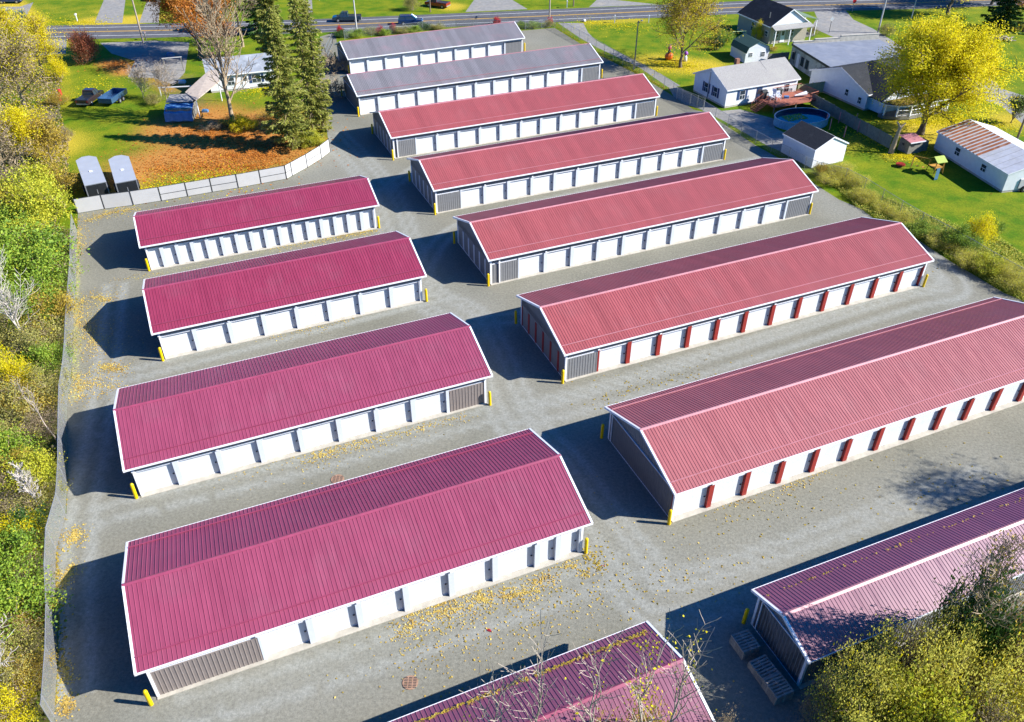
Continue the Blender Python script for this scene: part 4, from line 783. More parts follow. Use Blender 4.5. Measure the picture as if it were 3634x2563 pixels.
# fallen leaves: real leaves lying on the gravel, lawn and roofs
def fallen(name, spots, size, matn, label):
    P = []
    for q, n, r in spots:
        pts = PL(q) if isinstance(q, str) else q
        for _ in range(n):
            i = random.randrange(max(1, len(pts)-1)); a = pts[i]; b = pts[min(i+1, len(pts)-1)]; t = random.random(); rr = abs(random.gauss(0, r)); an = random.uniform(0, 6.28)
            P.append((a[0]+(b[0]-a[0])*t+rr*math.cos(an), a[1]+(b[1]-a[1])*t+rr*math.sin(an), .03))
    o = leafmesh(name, P, size, matn, .75, 3.0); return put(o, label, 'fallen leaves', kind='stuff')
fallen('fallen_leaves', [('e20,860 e170,790', 130, .6), ('e230,720 e520,680', 260, .6), ('e560,600 e640,650', 200, .5), ('e720,610 e960,560', 300, .6), ('e930,520 e1090,470', 170, .5), ('e1130,410 e1240,390', 70, .35), ('e1270,465 e1320,465', 40, .3), ('j1650,1590 j2290,1380', 240, .9), ('e0,900 e700,740', 220, 1.6), ('e100,1100 e1300,700', 300, 3.2), ('e300,1000 e2200,300', 300, 4.5),
  ('j900,300 j1250,200', 260, .6), ('j1250,180 j1700,80 j2200,-60', 300, .5), ('j200,400 j1500,150', 300, 1.4), ('b640,300 b660,500', 420, .9), ('b830,230 b1000,260', 460, .6), ('b700,350 b950,420', 350, 1.1), ('a760,1050 a900,1080', 420, .9), ('a700,1250 a800,1500', 700, 1.4), ('a680,1050 a640,1300', 400, .8), ('a640,480 a650,700', 420, .8), ('a700,430 a900,360 a1100,330', 700, .8), ('a900,920 a1350,860', 60, .8),
  ('c560,180 c560,260', 350, .5), ('c540,450 c470,600', 300, .4), ('c490,1450 c500,1560', 260, .35), ('c470,1150 c520,1320', 200, .4), ('f100,850 f500,800 f980,730', 1900, .75), ('f1100,1340 f1300,1300', 60, .2), ('f150,1580 f800,1430', 420, .6), ('d-200,120 d700,10', 240, 1.0), ('d80,150 d250,60', 200, .7), ('d500,40 d800,-60', 160, .6)], .125, 'lf_fallen', 'yellow leaves scattered over the gravel yard')
fallen('fallen_leaves', [('h1900,200', 10, .3), ('e1300,330 e1420,420', 120, 1.0), ('e0,800 e2200,500', 260, 4.5), ('d0,300 d2000,-50', 160, 3.0), ('i900,750 i1700,560', 160, 2.2), ('h0,800 h1500,700', 120, 3), ('m960,245 m1320,485 m1640,640', 900, .7), ('m1640,640 m1960,815', 400, .5), ('b500,900 c420,300 c430,900 c410,1500', 700, .35), ('a620,380 a600,900', 300, .4)], .16, 'lf_gold', 'tan and orange leaves scattered over the yard edges')
fallen('fallen_leaves', [('e635,840 e650,835', 6, .10), ('e1400,400 e1440,390', 2, .1)], .17, 'lf_bright_red', 'few red leaves on the gravel in the near lane')
fallen('fallen_leaves', [('z430,290 z600,330', 4200, 5.0), ('z500,350 z620,350', 1500, 3), ('z330,380 z600,370', 2600, 4), ('k1000,600 k1100,560', 500, 2)], .26, 'lf_orange', 'orange leaves carpeting the lawn below the bare tree')
fallen('fallen_leaves', [('k950,200 k400,200', 900, 2.5), ('k100,100 k240,150', 600, 2.5), ('m1200,200 m1700,250', 900, 3), ('m1850,560 m2200,600', 1600, 3), ('r150,420 r380,430', 700, 1.6), ('o1560,440 o1900,420', 2200, 3), ('z300,430 z540,390', 1300, 3), ('k700,950 k900,700', 600, 3), ('o1200,450 o1300,560', 600, 2), ('o2100,450', 500, 3), ('z620,190 z560,210', 500, 2)], .24, 'lf_yellow', 'yellow leaves scattered over the lawns')
def roofleaf(label, org, yaw, L, y_, z_, n, spread, mt='lf_gold', size=.13):
    P = []
    for _ in range(n):
        u = L*random.random(); v = y_+random.gauss(0, spread); zz = z_(v); x = org[0]+math.cos(yaw)*u-math.sin(yaw)*v; y = org[1]+math.sin(yaw)*u+math.cos(yaw)*v; P.append((x, y, zz+.07))
    put(leafmesh('roof_leaves', P, size, mt, .75, 3.0), label, 'fallen leaves', kind='stuff')
W_ = 5.75; yw = .41; og = (-19.3+math.sin(yw)*W_/2, 11.62-math.cos(yw)*W_/2)
roofleaf('orange leaves lined up along the bottom plum roof', og, yw, 30, W_-.35, lambda v: 2.83+(3.92-2.83)/(W_/2+.35)*(W_+.35-v), 900, .07)
og2 = (14.5+math.sin(.392)*4.15/2, 26.6-math.cos(.392)*4.15/2)
roofleaf('few orange leaves caught on the narrow plum roof', og2, .392, 40, 4.15-.45, lambda v: 2.83+(3.70-2.83)/(4.15/2+.35)*(4.15+.35-v), 130, .05)

# ------------------------------------------------------------------ fences
def post(mb, x, y, h, r=.035): mb.tube((x, y, -.05), (x, y, h), r, r, 6)
def resample(pts, st):
    out = [pts[0]]; acc = 0.0
    for a, b in zip(pts[:-1], pts[1:]):
        d = math.dist(a, b); t = st-acc
        while t <= d: out.append((a[0]+(b[0]-a[0])*t/d, a[1]+(b[1]-a[1])*t/d)); t += st
        acc = (acc+d) % st
    if math.dist(out[-1], pts[-1]) > .5: out.append(pts[-1])
    return out
def chain(name, pts, h, st, wire, label, arms=False, rail=True):
    root = empty(name, (pts[0][0], pts[0][1], 0), 0, label, 'fence'); ox, oy = pts[0]
    P = [(x-ox, y-oy) for x, y in resample(pts, st)]
    me = bpy.data.meshes.new('wire_mesh'); vs = []; fs = []; d = 0; uv = []
    for i, p in enumerate(P):
        if i: d += math.dist(P[i-1], p)
        vs += [(p[0], p[1], .03), (p[0], p[1], h)]; uv += [(d, 0), (d, h)]
        if i: k = 2*i; fs.append((k-2, k, k+1, k-1))
    me.from_pydata(vs, [], fs); me.materials.append(M[wire]); ul = me.uv_layers.new(name='UVMap')
    for lp in me.loops: ul.data[lp.index].uv = uv[lp.vertex_index]
    o = bpy.data.objects.new('wire_mesh', me); C.objects.link(o); o.parent = root
    rm = MB()
    for a, b in zip(P[:-1], P[1:]): rm.tube((*a, h), (*b, h), .022, .022, 5, False)
    if rail: rm.build('top_rail', 'galv', root)
    for p in P: pm = MB(); post(pm, p[0], p[1], h+.06); pm.build('post', 'galv', root)
    return root
chain('chain_link_fence', [(x, y) for x, y in FENCE_L[::-1]], 2.0, 3.0, 'mesh_dense', 'long grey chain link fence between the gravel yard and the left scrub')
# grey panel fence at upper left
ox, oy = FENCE_P[0]; pf = empty('panel_fence', (ox, oy, 0), 0, 'pale grey solid panel fence running behind the sixteen door building to the yard lane', 'fence')
for a, b in zip(FENCE_P[:-1], FENCE_P[1:]):
    ln = math.dist(a, b); an = math.atan2(b[1]-a[1], b[0]-a[0]); M_ = at(a[0]-ox, a[1]-oy, 0, an)
    MB().box(.05, ln-.05, -.02, .02, .06, 1.62+random.uniform(-.02, .02), M_).build('panel', 'fence_panel', pf)
    MB().box(-.045, .045, -.05, .05, 0, 1.70, M_).build('post', 'dark_steel', pf)
    if random.random() < .45: MB().box(.05, ln-.05, -.045, -.022, .78, .82, M_).build('rail', 'dark_steel', pf)
    MB().box(.05, ln-.05, -.03, .03, 1.645, 1.68, M_).build('top_rail', 'dark_steel', pf)
M_ = at(FENCE_P[-1][0]-ox, FENCE_P[-1][1]-oy); MB().box(-.05, .05, -.05, .05, 0, 1.75, M_).build('post', 'dark_steel', pf)
chain('chain_link_fence', PL('l1070,356 l1075,332 l1245,330 l1385,315 l1510,305 l1640,292 l1775,275 l1905,262 l2040,248 m210,255 m440,262 m673,268 m800,258 m932,240'), 1.5, 3.1, 'mesh_thin', 'low chain link fence between the clipped shrubs and the shorter grey roofed building')
chain('chain_link_fence', PL('m935,243 m1210,390 m1500,560 m1700,660 m1960,815 g1400,125 g1600,205'), 1.6, 3.0, 'mesh_thin', 'chain link fence along the driveway right of the grey roofed buildings')
chain('chain_link_fence', PL('n0,655 n95,700 n180,745 o420,520 o610,625 o705,668 o810,735 o940,790'), 1.6, 3.0, 'mesh_thin', 'chain link fence in front of the white house with the deck and the white shed')
chain('chain_link_fence', PL('o940,790 h720,120 h900,230 h1080,350 h1300,480 h1500,590 h1720,720 h1950,860 h2200,1000'), 1.7, 3.0, 'mesh_thin', 'chain link fence through the weeds along the lawn at the right')
# entrance gate panels (open, galvanised)
gt = empty('yard_gate', (*G('l965,400'), 0), 0, 'open galvanised chain link gate by the entrance left of the shorter grey roof', 'gate')
g0 = G('l965,400'); g1 = G('l905,535')
for p in (g0, g1): MB().tube((p[0]-g0[0], p[1]-g0[1], 0), (p[0]-g0[0], p[1]-g0[1], 1.9), .05, .05, 8).build('gate_post', 'dark_steel', gt)
fr = MB()
for z_ in (.15, 1.0, 1.8): fr.tube((0, 0, z_), (g1[0]-g0[0], g1[1]-g0[1], z_), .03, .03, 6)
for k in range(1, 14): t = k/14; fr.tube(((g1[0]-g0[0])*t, (g1[1]-g0[1])*t, .15), ((g1[0]-g0[0])*t, (g1[1]-g0[1])*t, 1.8), .02, .02, 5)
fr.build('gate_frame', 'galv', gt)
# board fences on the right
def boardfence(name, pts, h, m_, pm_, label, st=2.4):
    ox, oy = pts[0]; r = empty(name, (ox, oy, 0), 0, label, 'fence'); P = resample(pts, st)
    for a, b in zip(P[:-1], P[1:]):
        ln = math.dist(a, b); an = math.atan2(b[1]-a[1], b[0]-a[0]); M_ = at(a[0]-ox, a[1]-oy, 0, an); mb = MB(); n = max(2, int(ln/.15))
        for k in range(n): mb.box(.05+k*(ln-.1)/n, .05+(k+.93)*(ln-.1)/n, -.015, .015, .04, h+random.uniform(-.02, .02), M_)
        mb.box(.05, ln-.05, .016, .06, .35, .43, M_).box(.05, ln-.05, .016, .06, h-.4, h-.32, M_).build('panel', m_, r)
        MB().box(-.06, .06, -.06, .06, 0, h+.08, M_).build('post', pm_, r)
    return r
M['stockade'] = mat('grey green stockade boards', (.16, .19, .16), .85, var=.2, scale=3, bump=.3); M['newboard'] = mat('pale green treated boards', (.42, .44, .24), .8, var=.15, scale=3, bump=.2)
boardfence('board_fence', [G('o905,245', 1.6), G('o1160,385', 1.6), G('o1430,530', 1.6)], 1.6, 'stockade', 'wood_grey', 'weathered green grey board fence between the pool and the porch house')
boardfence('board_fence', [G('n810,560', 1.6), G('n1035,530', 1.6)], 1.6, 'newboard', 'newboard', 'new pale board fence behind the deck, in front of the workshop')
boardfence('board_fence', [G('n612,352', 1.5), G('n752,338', 1.5)], 1.4, 'wood_grey', 'wood_grey', 'dark old board fence between the barn shed and the workshop')

# ------------------------------------------------------------------ houses
M['clap_white'] = ribbed('white_clapboard', (.78, .79, .82), 'Z', .14, .5, dark=.88)
M['clap_beige'] = ribbed('beige_clapboard', (.40, .35, .29), 'Z', .14, .5, dark=.85)
M['shingle_grey'] = mat('grey_shingles', (.30, .285, .27), .9, var=.2, scale=9, bump=.4, stain=(.36, .35, .31), stain_amt=.6, stain_scale=.5)
M['shingle_dark'] = mat('charcoal_shingles', (.036, .038, .042), .9, var=.25, scale=9, spec=.15, bump=.4, stain=(.065, .065, .068), stain_amt=.7)
M['shingle_green'] = mat('green_shingles', (.14, .20, .13), .9, var=.25, scale=9, bump=.4, stain=(.10, .13, .09), stain_amt=.6)
M['shingle_teal'] = mat('dark_green_shingles', (.045, .10, .08), .8, var=.2, scale=9, bump=.3)
M['flat_roof'] = mat('blue_grey_membrane', (.20, .22, .27), .8, var=.1, scale=1.2, spec=.2, stain=(.30, .31, .34), stain_amt=.6, stain_scale=.35)
M['stucco'] = mat('stained_stucco', (.40, .42, .38), .9, var=.12, scale=2, stain=(.07, .08, .06), stain_amt=.85, stain_scale=.8)
M['deck_red'] = mat('red_brown_deck', (.36, .12, .075), .8, var=.15, scale=2)
M['navy'] = mat('navy_shutter', (.02, .05, .14), .6)
M['brick'] = mat('brick', (.28, .13, .08), .9, var=.25, scale=8)
M['rust_roof'] = ribbed('rusty_corrugated_roof', (.34, .105, .035), 'X', .85, .6, .85, .35, .45)
M['galv_roof'] = mat('pale_corrugated_roof', (.60, .60, .62), .55, var=.08, scale=2, stain=(.42, .40, .38), stain_amt=.5)
M['rust_roof'] = mat('rusty_roof', (.36, .12, .045), .85, var=.35, scale=1.5, stain=(.5, .42, .36), stain_amt=.5, stain_scale=1.0)
M['blue_tarp'] = mat('blue_tarp', (.07, .20, .42), .45, var=.25, scale=2.5, stain=(.22, .30, .38), stain_amt=.8, stain_scale=1.2)
M['tan_roof'] = mat('tan_roof', (.46, .38, .31), .85, var=.12, scale=2, bump=.3)
M['pool_water'] = mat('pool_water', (.01, .03, .07), .05, spec=.9, var=.3, scale=.8)
M['pool_wall'] = mat('pale_blue_pool_wall', (.14, .38, .52), .5, var=.3, scale=6)
M['navy_cover'] = mat('dark_blue_pool_liner', (.008, .02, .06), .35, var=.3, scale=1)
def windowp(root, M_, x, z, w, h, shutters=None, parent=None, y0=0.0):
    """window on a wall facing local -y at plane y0"""
    f = MB().box(x-w/2-.07, x+w/2+.07, y0-.05, y0-.004, z-.07, z+h+.07, M_).build('window', 'white_trim', root)
    g = MB().box(x-w/2, x+w/2, y0-.07, y0-.051, z, z+h, M_).build('pane', 'glass', f)
    MB().box(x-w/2, x+w/2, y0-.09, y0-.071, z+h/2-.025, z+h/2+.025, M_).box(x-.02, x+.02, y0-.085, y0-.0715, z, z+h/2-.03, M_).build('sash_bar', 'white_trim', f)
    if shutters:
        for sx in (-1, 1): c = x+sx*(w/2+.07+.19); MB().box(c-.17, c+.17, y0-.06, y0-.004, z-.05, z+h+.05, M_).build('shutter', shutters, f)
    return f
def doorp(root, M_, x, w=.9, h=2.0, z0=.15, m_='white_trim', y0=0.0):
    d = MB().box(x-w/2, x+w/2, y0-.05, y0-.004, z0, z0+h, M_).build('door', m_, root); MB().box(x-w*.3, x+w*.3, y0-.07, y0-.051, z0+h*.55, z0+h*.9, M_).build('pane', 'glass', d)
    MB().box(x+w*.36, x+w*.42, y0-.10, y0-.051, z0+h*.45, z0+h*.5, M_).build('handle', 'dark_steel', d); return d
def gable_house(name, x, y, yaw, L, W, he, hr, wall, roof, label, cat='house', ov=.3, trim='white_trim', found=.25, group=None, rooft=.1, ridge_frac=.5):
    r = empty(name, (x, y, 0), yaw, label, cat, group); yr = W*ridge_frac
    wm = MB().prism([(0, found), (W, found), (W, he), (yr, hr-.06), (0, he)], 'x', 0, L); wm.build('wall', wall, r)
    MB().box(.04, L-.04, .04, W-.04, -.05, found-.002).build('foundation', 'concrete', r)
    s1 = (hr-he)/yr; s2 = (hr-he)/(W-yr)
    pr = [(-ov, he-ov*s1), (yr, hr), (W+ov, he-ov*s2), (W+ov, he-ov*s2+rooft), (yr, hr+rooft*1.15), (-ov, he-ov*s1+rooft)]
    MB().prism(pr, 'x', -ov*.7, L+ov*.7).build('roof', roof, r)
    for yy, z0 in ((-ov-.03, he-ov*s1), (W+ov+.001, he-ov*s2)): MB().box(-ov*.7, L+ov*.7, yy, yy+.029, z0-.07, z0+rooft).build('fascia', trim, r)
    for xx in (-ov*.7-.03, L+ov*.7+.001):
        MB().prism([(-ov, he-ov*s1-.06), (yr, hr-.06), (yr, hr+rooft), (-ov, he-ov*s1+rooft-.01)], 'x', xx, xx+.029).prism([(yr+.001, hr-.06), (W+ov, he-ov*s2-.06), (W+ov, he-ov*s2+rooft-.01), (yr+.001, hr+rooft)], 'x', xx, xx+.029).build('rake_trim', trim, r)
    return r
def leftface(W): return Matrix.Translation((0, W, 0)) @ rotz(-math.pi/2)     # local -x wall: u runs from back to front
# white house with the deck
H1 = gable_house('ranch_house', 29.5, 112.5, .42, 12.2, 7.7, 2.65, 4.35, 'clap_white', 'shingle_grey', 'white house with grey roof and blue shutters beside the red brown deck')
I4 = Matrix.Identity(4)
windowp(H1, I4, 2.7, .95, .8, 1.15, 'navy'); windowp(H1, I4, 10.4, .95, .7, 1.1); doorp(H1, I4, 5.6, m_='navy')
Ml = leftface(7.7); windowp(H1, Ml, 3.0, .9, .8, 1.25, 'navy'); windowp(H1, Ml, 5.2, .9, .8, 1.25, 'navy')
MB().box(3.55, 3.65, -.12, -.01, .3, 3.8, Ml).box(3.45, 3.75, -.16, -.121, 1.2, 1.7, Ml).build('power_meter', 'galv', H1)
MB().box(4.4, 4.95, 4.4, 4.95, 3.8, 4.95).build('chimney', 'brick', H1)
MB().prism([(-.31, 2.56), (3.84, 4.47), (3.84, 4.50), (-.31, 2.59)], 'x', 8.0, 12.45).build('roof_patch', 'shingle_grey', H1)
# deck, steps, pool
dk = empty('deck', (*G('n650,700', 1.1), 0), .42, 'red brown wooden deck with railings between the white house and the pool', 'deck'); DZ = 1.05
db = MB(); dw = 7.6; dp = 3.9
for k in range(int(dw/.14)): db.box(k*.14, k*.14+.132, 0.0, dp, DZ-.04, DZ)
db.build('decking', 'deck_red', dk); MB().box(0, dw, -.05, 0, DZ-.22, DZ-.001).box(-.04, 0, 0, dp, DZ-.22, DZ-.001).box(dw, dw+.04, 0, dp, DZ-.22, DZ-.001).build('rim_board', 'deck_red', dk)
for px_ in (.1, dw/2, dw-.1):
    for py_ in (.1, dp-.1): MB().box(px_-.06, px_+.06, py_-.06, py_+.06, 0, DZ-.045).build('deck_post', 'wood_grey', dk)
def railing(root, a, b, z0=DZ, h=.95, z1=None, m_='deck_red'):
    z1 = z0 if z1 is None else z1; mb = MB(); n = max(2, int(math.dist(a, b)/.16))
    A = Vector((*a, z0)); B = Vector((*b, z1)); up_ = Vector((0, 0, h))
    mb.tube(A+up_, B+up_, .045, .045, 4); mb.tube(A+up_*.12, B+up_*.12, .03, .03, 4)
    for k in range(n+1): q = A.lerp(B, k/n); mb.tube(q+up_*(.12 if 0 < k < n else 0), q+up_*1.02, .02 if 0 < k < n else .05, None, 4)
    return mb.build('railing', m_, root)
railing(dk, (dw, .3), (dw, dp)); railing(dk, (2.6, dp), (dw, dp)); railing(dk, (dw-.0, .3), (dw-1.6, .02)); railing(dk, (0, 0), (0, 1.4)); railing(dk, (0, 2.7), (0, dp))
st_ = MB()
for k in range(6): st_.box(-.3-k*.3, 0-k*.3, 1.45, 2.65, DZ-.2-k*.17, DZ-.16-k*.17)
st_.build('steps', 'deck_red', dk); railing(dk, (0, 1.42), (-1.8, 1.42), DZ, .9, .1); railing(dk, (0, 2.68), (-1.8, 2.68), DZ, .9, .1)
pc = G('o830,392', 1.0); pl_ = empty('swimming_pool', (*pc, 0), .35, 'oval above ground pool with dark blue inside and pale blue wall beside the deck', 'pool')
def oval(a, b, n=48): return [(a*math.cos(2*math.pi*i/n), b*math.sin(2*math.pi*i/n)) for i in range(n)]
def ring(name, a, b, t, z0, z1, m_, root):
    o1, o2 = oval(a, b), oval(a-t, b-t); n = len(o1); vs = [(x, y, z) for z in (z0, z1) for o_ in (o1, o2) for x, y in o_]; fs = []
    for i in range(n):
        j = (i+1) % n; fs += [(i, j, 2*n+j, 2*n+i), (n+j, n+i, 3*n+i, 3*n+j), (2*n+i, 2*n+j, 3*n+j, 3*n+i), (i, n+i, n+j, j)]
    return MB().add(vs, fs).build(name, m_, root)
ring('pool_wall', 3.85, 2.75, .05, 0, 1.02, 'pool_wall', pl_); ring('pool_rim', 3.92, 2.82, .16, 1.021, 1.06, 'galv', pl_); ring('liner', 3.78, 2.68, .04, .3, 1.01, 'navy_cover', pl_)
MB().prism(oval(3.73, 2.63), 'z', .30, .62).build('water', 'pool_water', pl_)
P_ = [(random.uniform(-2.2, 1.0), random.uniform(-.3, 1.6), .64) for _ in range(500)]; put(leafmesh('reflection_leaves', [(pc[0]+a*math.cos(.35)-b*math.sin(.35), pc[1]+a*math.sin(.35)+b*math.cos(.35), c) for a, b, c in P_], .16, 'lf_yellow', .75, 3), 'added yellow leaves standing in for the yellow reflection in the dark pool', 'fallen leaves', kind='stuff')  # leaves added on the water to imitate its yellow reflection
# furniture on the deck
def on_deck(u, v): a = .42; x0, y0 = G('n650,700', 1.1); return (x0+math.cos(a)*u-math.sin(a)*v, y0+math.sin(a)*u+math.cos(a)*v, DZ)
def dchair(u, v, rz, label):
    r = empty('patio_chair', on_deck(u, v), rz, label, 'chair'); MB().box(-.28, .28, -.28, .28, .38, .44).build('seat', 'white_trim', r)
    MB().prism([(.24, .44), (.42, 1.1), (.47, 1.1), (.29, .44)], 'x', -.28, .28).build('backrest', 'white_trim', r)
    for a in (-1, 1):
        MB().box(a*.3-.03, a*.3+.03, -.3, .3, .6, .65).build('armrest', 'white_trim', r)
        for b in (-1, 1): MB().box(a*.28-.03, a*.28+.03, b*.26-.03, b*.26+.03, 0, .599 if b < 0 else .38).build('leg', 'white_trim', r)
dchair(1.2, 2.3, .3, 'white stacked garden chair on the deck nearest the house door'); dchair(2.0, 2.9, -.4, 'white garden chair on the deck beside the black grill')
dchair(2.15, 2.0, .1, 'white garden chair in the middle of the deck')
gr = empty('grill', on_deck(.5, 3.2), .42, 'black covered barbecue grill on the deck against the house', 'grill'); MB().box(-.5, .5, -.28, .28, .75, .95).prism([(-.28, .951), (.28, .951), (.2, 1.2), (-.2, 1.2)], 'x', -.4, .4).build('hood', 'dark_steel', gr); MB().box(-.4, .4, -.24, .24, .02, .749).build('cart', 'dark_steel', gr)
gr = empty('grill', on_deck(3.2, 3.3), .42, 'black covered box on the deck right of the white chairs', 'grill'); MB().box(-.42, .42, -.28, .28, .05, .95).build('cover', 'dark_steel', gr); MB().prism([(-.28, .951), (.28, .951), (.1, 1.1), (-.1, 1.1)], 'x', -.35, .35).build('hood', 'dark_steel', gr)
um = empty('folded_umbrella', on_deck(5.6, 1.5), .2, 'white folded umbrella lying across the deck corner', 'umbrella'); MB().tube((-.9, 0, .3), (.9, .2, .45), .08, .32, 10).build('canopy', 'white_trim', um); MB().tube((.9, .2, .45), (1.3, .25, .5), .02, .02, 6).build('pole', 'galv', um)
put(MB().box(-.3, .3, -.2, .2, 0, .25).box(-.33, .33, -.23, .23, .251, .3).build('plastic_tub', 'blue_tarp'), 'small blue plastic tub on the deck', 'tub').location = on_deck(3.6, 2.0)
# porch house behind the big yellow tree
H2 = gable_house('porch_house', 48.6, 111.6, .42, 13.5, 11.4, 2.35, 4.3, 'clap_white', 'shingle_dark', 'white house with a charcoal roof and curved porch behind the huge yellow tree')
Ml = leftface(11.4); windowp(H2, Ml, 7.6, 1.0, .55, .8); windowp(H2, Ml, 10.2, .7, .55, .8)
MB().prism([(.6, 2.2), (9.6, 2.2), (5.1, 4.55)], 'y', -2.4, 5.5).build('wing_wall', 'clap_white', H2); MB().box(.7, 9.5, -2.4, 0, .2, 2.2).build('wing_base', 'clap_white', H2)
MB().prism([(.1, 1.98), (5.1, 4.62), (5.1, 4.76), (.1, 2.12)], 'y', -2.6, 5.6).build('wing_roof', 'shingle_dark', H2); MB().prism([(5.1, 4.62), (10.1, 1.98), (10.1, 2.12), (5.1, 4.76)], 'y', -2.6, 5.6).build('wing_roof', 'shingle_dark', H2)
MB().prism([(.1, 1.86), (5.1, 4.50), (5.1, 4.77), (.1, 2.13)], 'y', -2.64, -2.601).prism([(5.1, 4.50), (10.1, 1.86), (10.1, 2.13), (5.1, 4.77)], 'y', -2.64, -2.601).build('rake_trim', 'white_trim', H2)
windowp(H2, I4, 3.6, 2.35, .7, .7, 'navy', y0=-2.4); windowp(H2, I4, 6.9, 2.35, .7, .7, 'navy', y0=-2.4)
pf_ = [(-.1, -2.65), (-.1, -3.5), (1.2, -4.6), (3.0, -5.2), (10, -5.2), (10, -2.65)]
MB().prism(pf_, 'z', 2.02, 2.14).build('porch_roof', 'shingle_dark', H2); MB().prism(pf_, 'z', 1.88, 2.019).build('porch_beam', 'white_trim', H2); MB().prism([(x, y+.02) for x, y in pf_], 'z', .1, .5).build('porch_floor', 'wood_grey', H2)
for px_, py_ in ((.05, -3.4), (1.25, -4.45), (3.05, -5.05), (5.2, -5.05), (7.5, -5.05), (9.8, -5.05)): MB().box(px_-.09, px_+.09, py_-.09, py_+.09, .5, 1.879).build('porch_post', 'white_trim', H2)
for a, b in (((1.3, -4.45), (3.0, -5.05)), ((3.1, -5.05), (9.7, -5.05))): railing(H2, a, b, .5, .8, m_='white_trim')
put(leafmesh('roof_leaves', [(48.6+math.cos(.42)*u-math.sin(.42)*v, 111.6+math.sin(.42)*u+math.cos(.42)*v, 2.17) for u, v in ((random.uniform(.5, 9.5), random.uniform(-5.0, -2.8)) for _ in range(1500))], .22, 'lf_gold', .75, 3), 'golden leaves covering the porch roof', 'fallen leaves', kind='stuff')
# flat roofed workshop
WK = empty('workshop', (*G('n1055,465', 2.95), 0), R(31.5), 'flat blue grey roofed workshop with stained grey walls and five openings', 'workshop')
x0_, y0_ = G('n1055,465', 2.95); fa = G('n770,290', 2.95); wl = math.dist((x0_, y0_), fa); an = math.atan2(fa[1]-y0_, fa[0]-x0_)-math.pi/2; WK.rotation_euler = (0, 0, an)
Lw = 14.6; MB().box(0, Lw, 0, wl, -.1, 2.8).build('wall', 'stucco', WK); MB().box(-.12, Lw+.1, -.12, wl+.1, 2.801, 2.97).build('roof', 'flat_roof', WK)
MB().box(-.16, -.121, -.12, wl+.1, 2.7, 3.02).box(-.12, Lw, -.16, -.121, 2.7, 3.02).build('roof_edge', 'dark_steel', WK)
Ml = leftface(wl)
for u, w__, z0, hh in ((1.0, .9, .9, 1.2), (3.9, .9, .7, 1.3), (5.4, .9, .7, 1.3), (wl-1.0, 1.0, .1, 1.7)):
    f = MB().box(u-w__/2-.06, u+w__/2+.06, -.04, -.002, z0-.06, z0+hh+.06, Ml).build('window', 'wood_grey', WK); MB().box(u-w__/2, u+w__/2, -.06, -.041, z0, z0+hh, Ml).build('pane', 'glass', f)
MB().box(2.1, 2.9, -.05, -.002, .1, 2.1, Ml).build('door', 'white_trim', WK)
for k, (a, b, h_) in enumerate(((0, 3.6, 3.25), (3.62, 8.0, 3.5), (8.02, Lw, 3.8))): MB().box(a, b, wl-.15, wl+.16, 2.971, h_).box(a, b, wl-.2, wl+.2, h_+.001, h_+.07).build('parapet', 'concrete', WK)
for k in range(5): MB().box(Lw-.2, Lw+.15, .3+k*1.6, .3+k*1.6+1.5, 2.972, 3.9-k*.16).build('parapet', 'galv', WK)
# beige house with dark roof by the road: ridge runs away from the camera
def yhouse(name, x, y, yaw, W, L, he, hr, wall, roof, label, cat='house', ov=.35, **k):
    """gable faces the camera: returns root whose local x runs away from the camera"""
    return gable_house(name, x, y, yaw+math.pi/2, L, W, he, hr, wall, roof, label, cat, ov=ov, **k)
c3 = (43.3, 143.4); a3 = .36
H3 = yhouse('beige_house', c3[0]+7.4*math.cos(a3), c3[1]+7.4*math.sin(a3), a3, 7.4, 9.6, 3.0, 5.3, 'clap_beige', 'shingle_dark', 'beige house with a near black roof and green side porch beside the road')
Mg = leftface(7.4)      # the camera-side gable
MB().prism([(0.02, 3.0), (7.38, 3.0), (3.7, 5.22)], 'y', -.03, -.002, Mg).build('gable_siding', 'clap_white', H3)
MB().prism([(-.25, 3.05), (-.25, 2.95), (-1.5, 2.55), (-1.5, 2.65)], 'x', -.2, 7.6, Mg @ Matrix.Identity(4)).build('porch_roof', 'shingle_grey', H3)
for u in (.1, 3.0, 7.2): MB().box(u-.07, u+.07, -1.4, -1.26, 0, 2.58, Mg).build('porch_post', 'white_trim', H3)
windowp(H3, Mg, 1.2, 1.0, .9, 1.1); doorp(H3, Mg, 2.6); windowp(H3, Mg, 4.2, 1.0, .9, 1.1); 
Ms = Matrix.Translation((0, 7.4, 0)) @ Matrix.Identity(4); Mw = Matrix.Translation((9.6, 7.4, 0)) @ rotz(math.pi)
windowp(H3, Mw, 4.5, 1.0, .8, 1.4); windowp(H3, Mw, 6.8, 1.0, .8, 1.4); windowp(H3, Mw, 8.6, 1.1, .7, .8)
MB().tube((2.2, 6.4, 3.2), (2.2, 6.4, 4.6), .07, .07, 8).build('vent_pipe', 'galv', H3)
MB().prism([(-3.3, 2.75), (.02, 3.5), (.02, 3.6), (-3.3, 2.85)], 'x', 1.5, 8.0).build('side_porch_roof', 'shingle_green', H3)
for u in (1.7, 4.8, 7.8): MB().box(u-.06, u+.06, -3.2, -3.08, 0, 2.75).build('porch_post', 'white_trim', H3)
MB().box(1.5, 8, -3.2, -.02, .0, .25).build('porch_floor', 'wood_grey', H3)
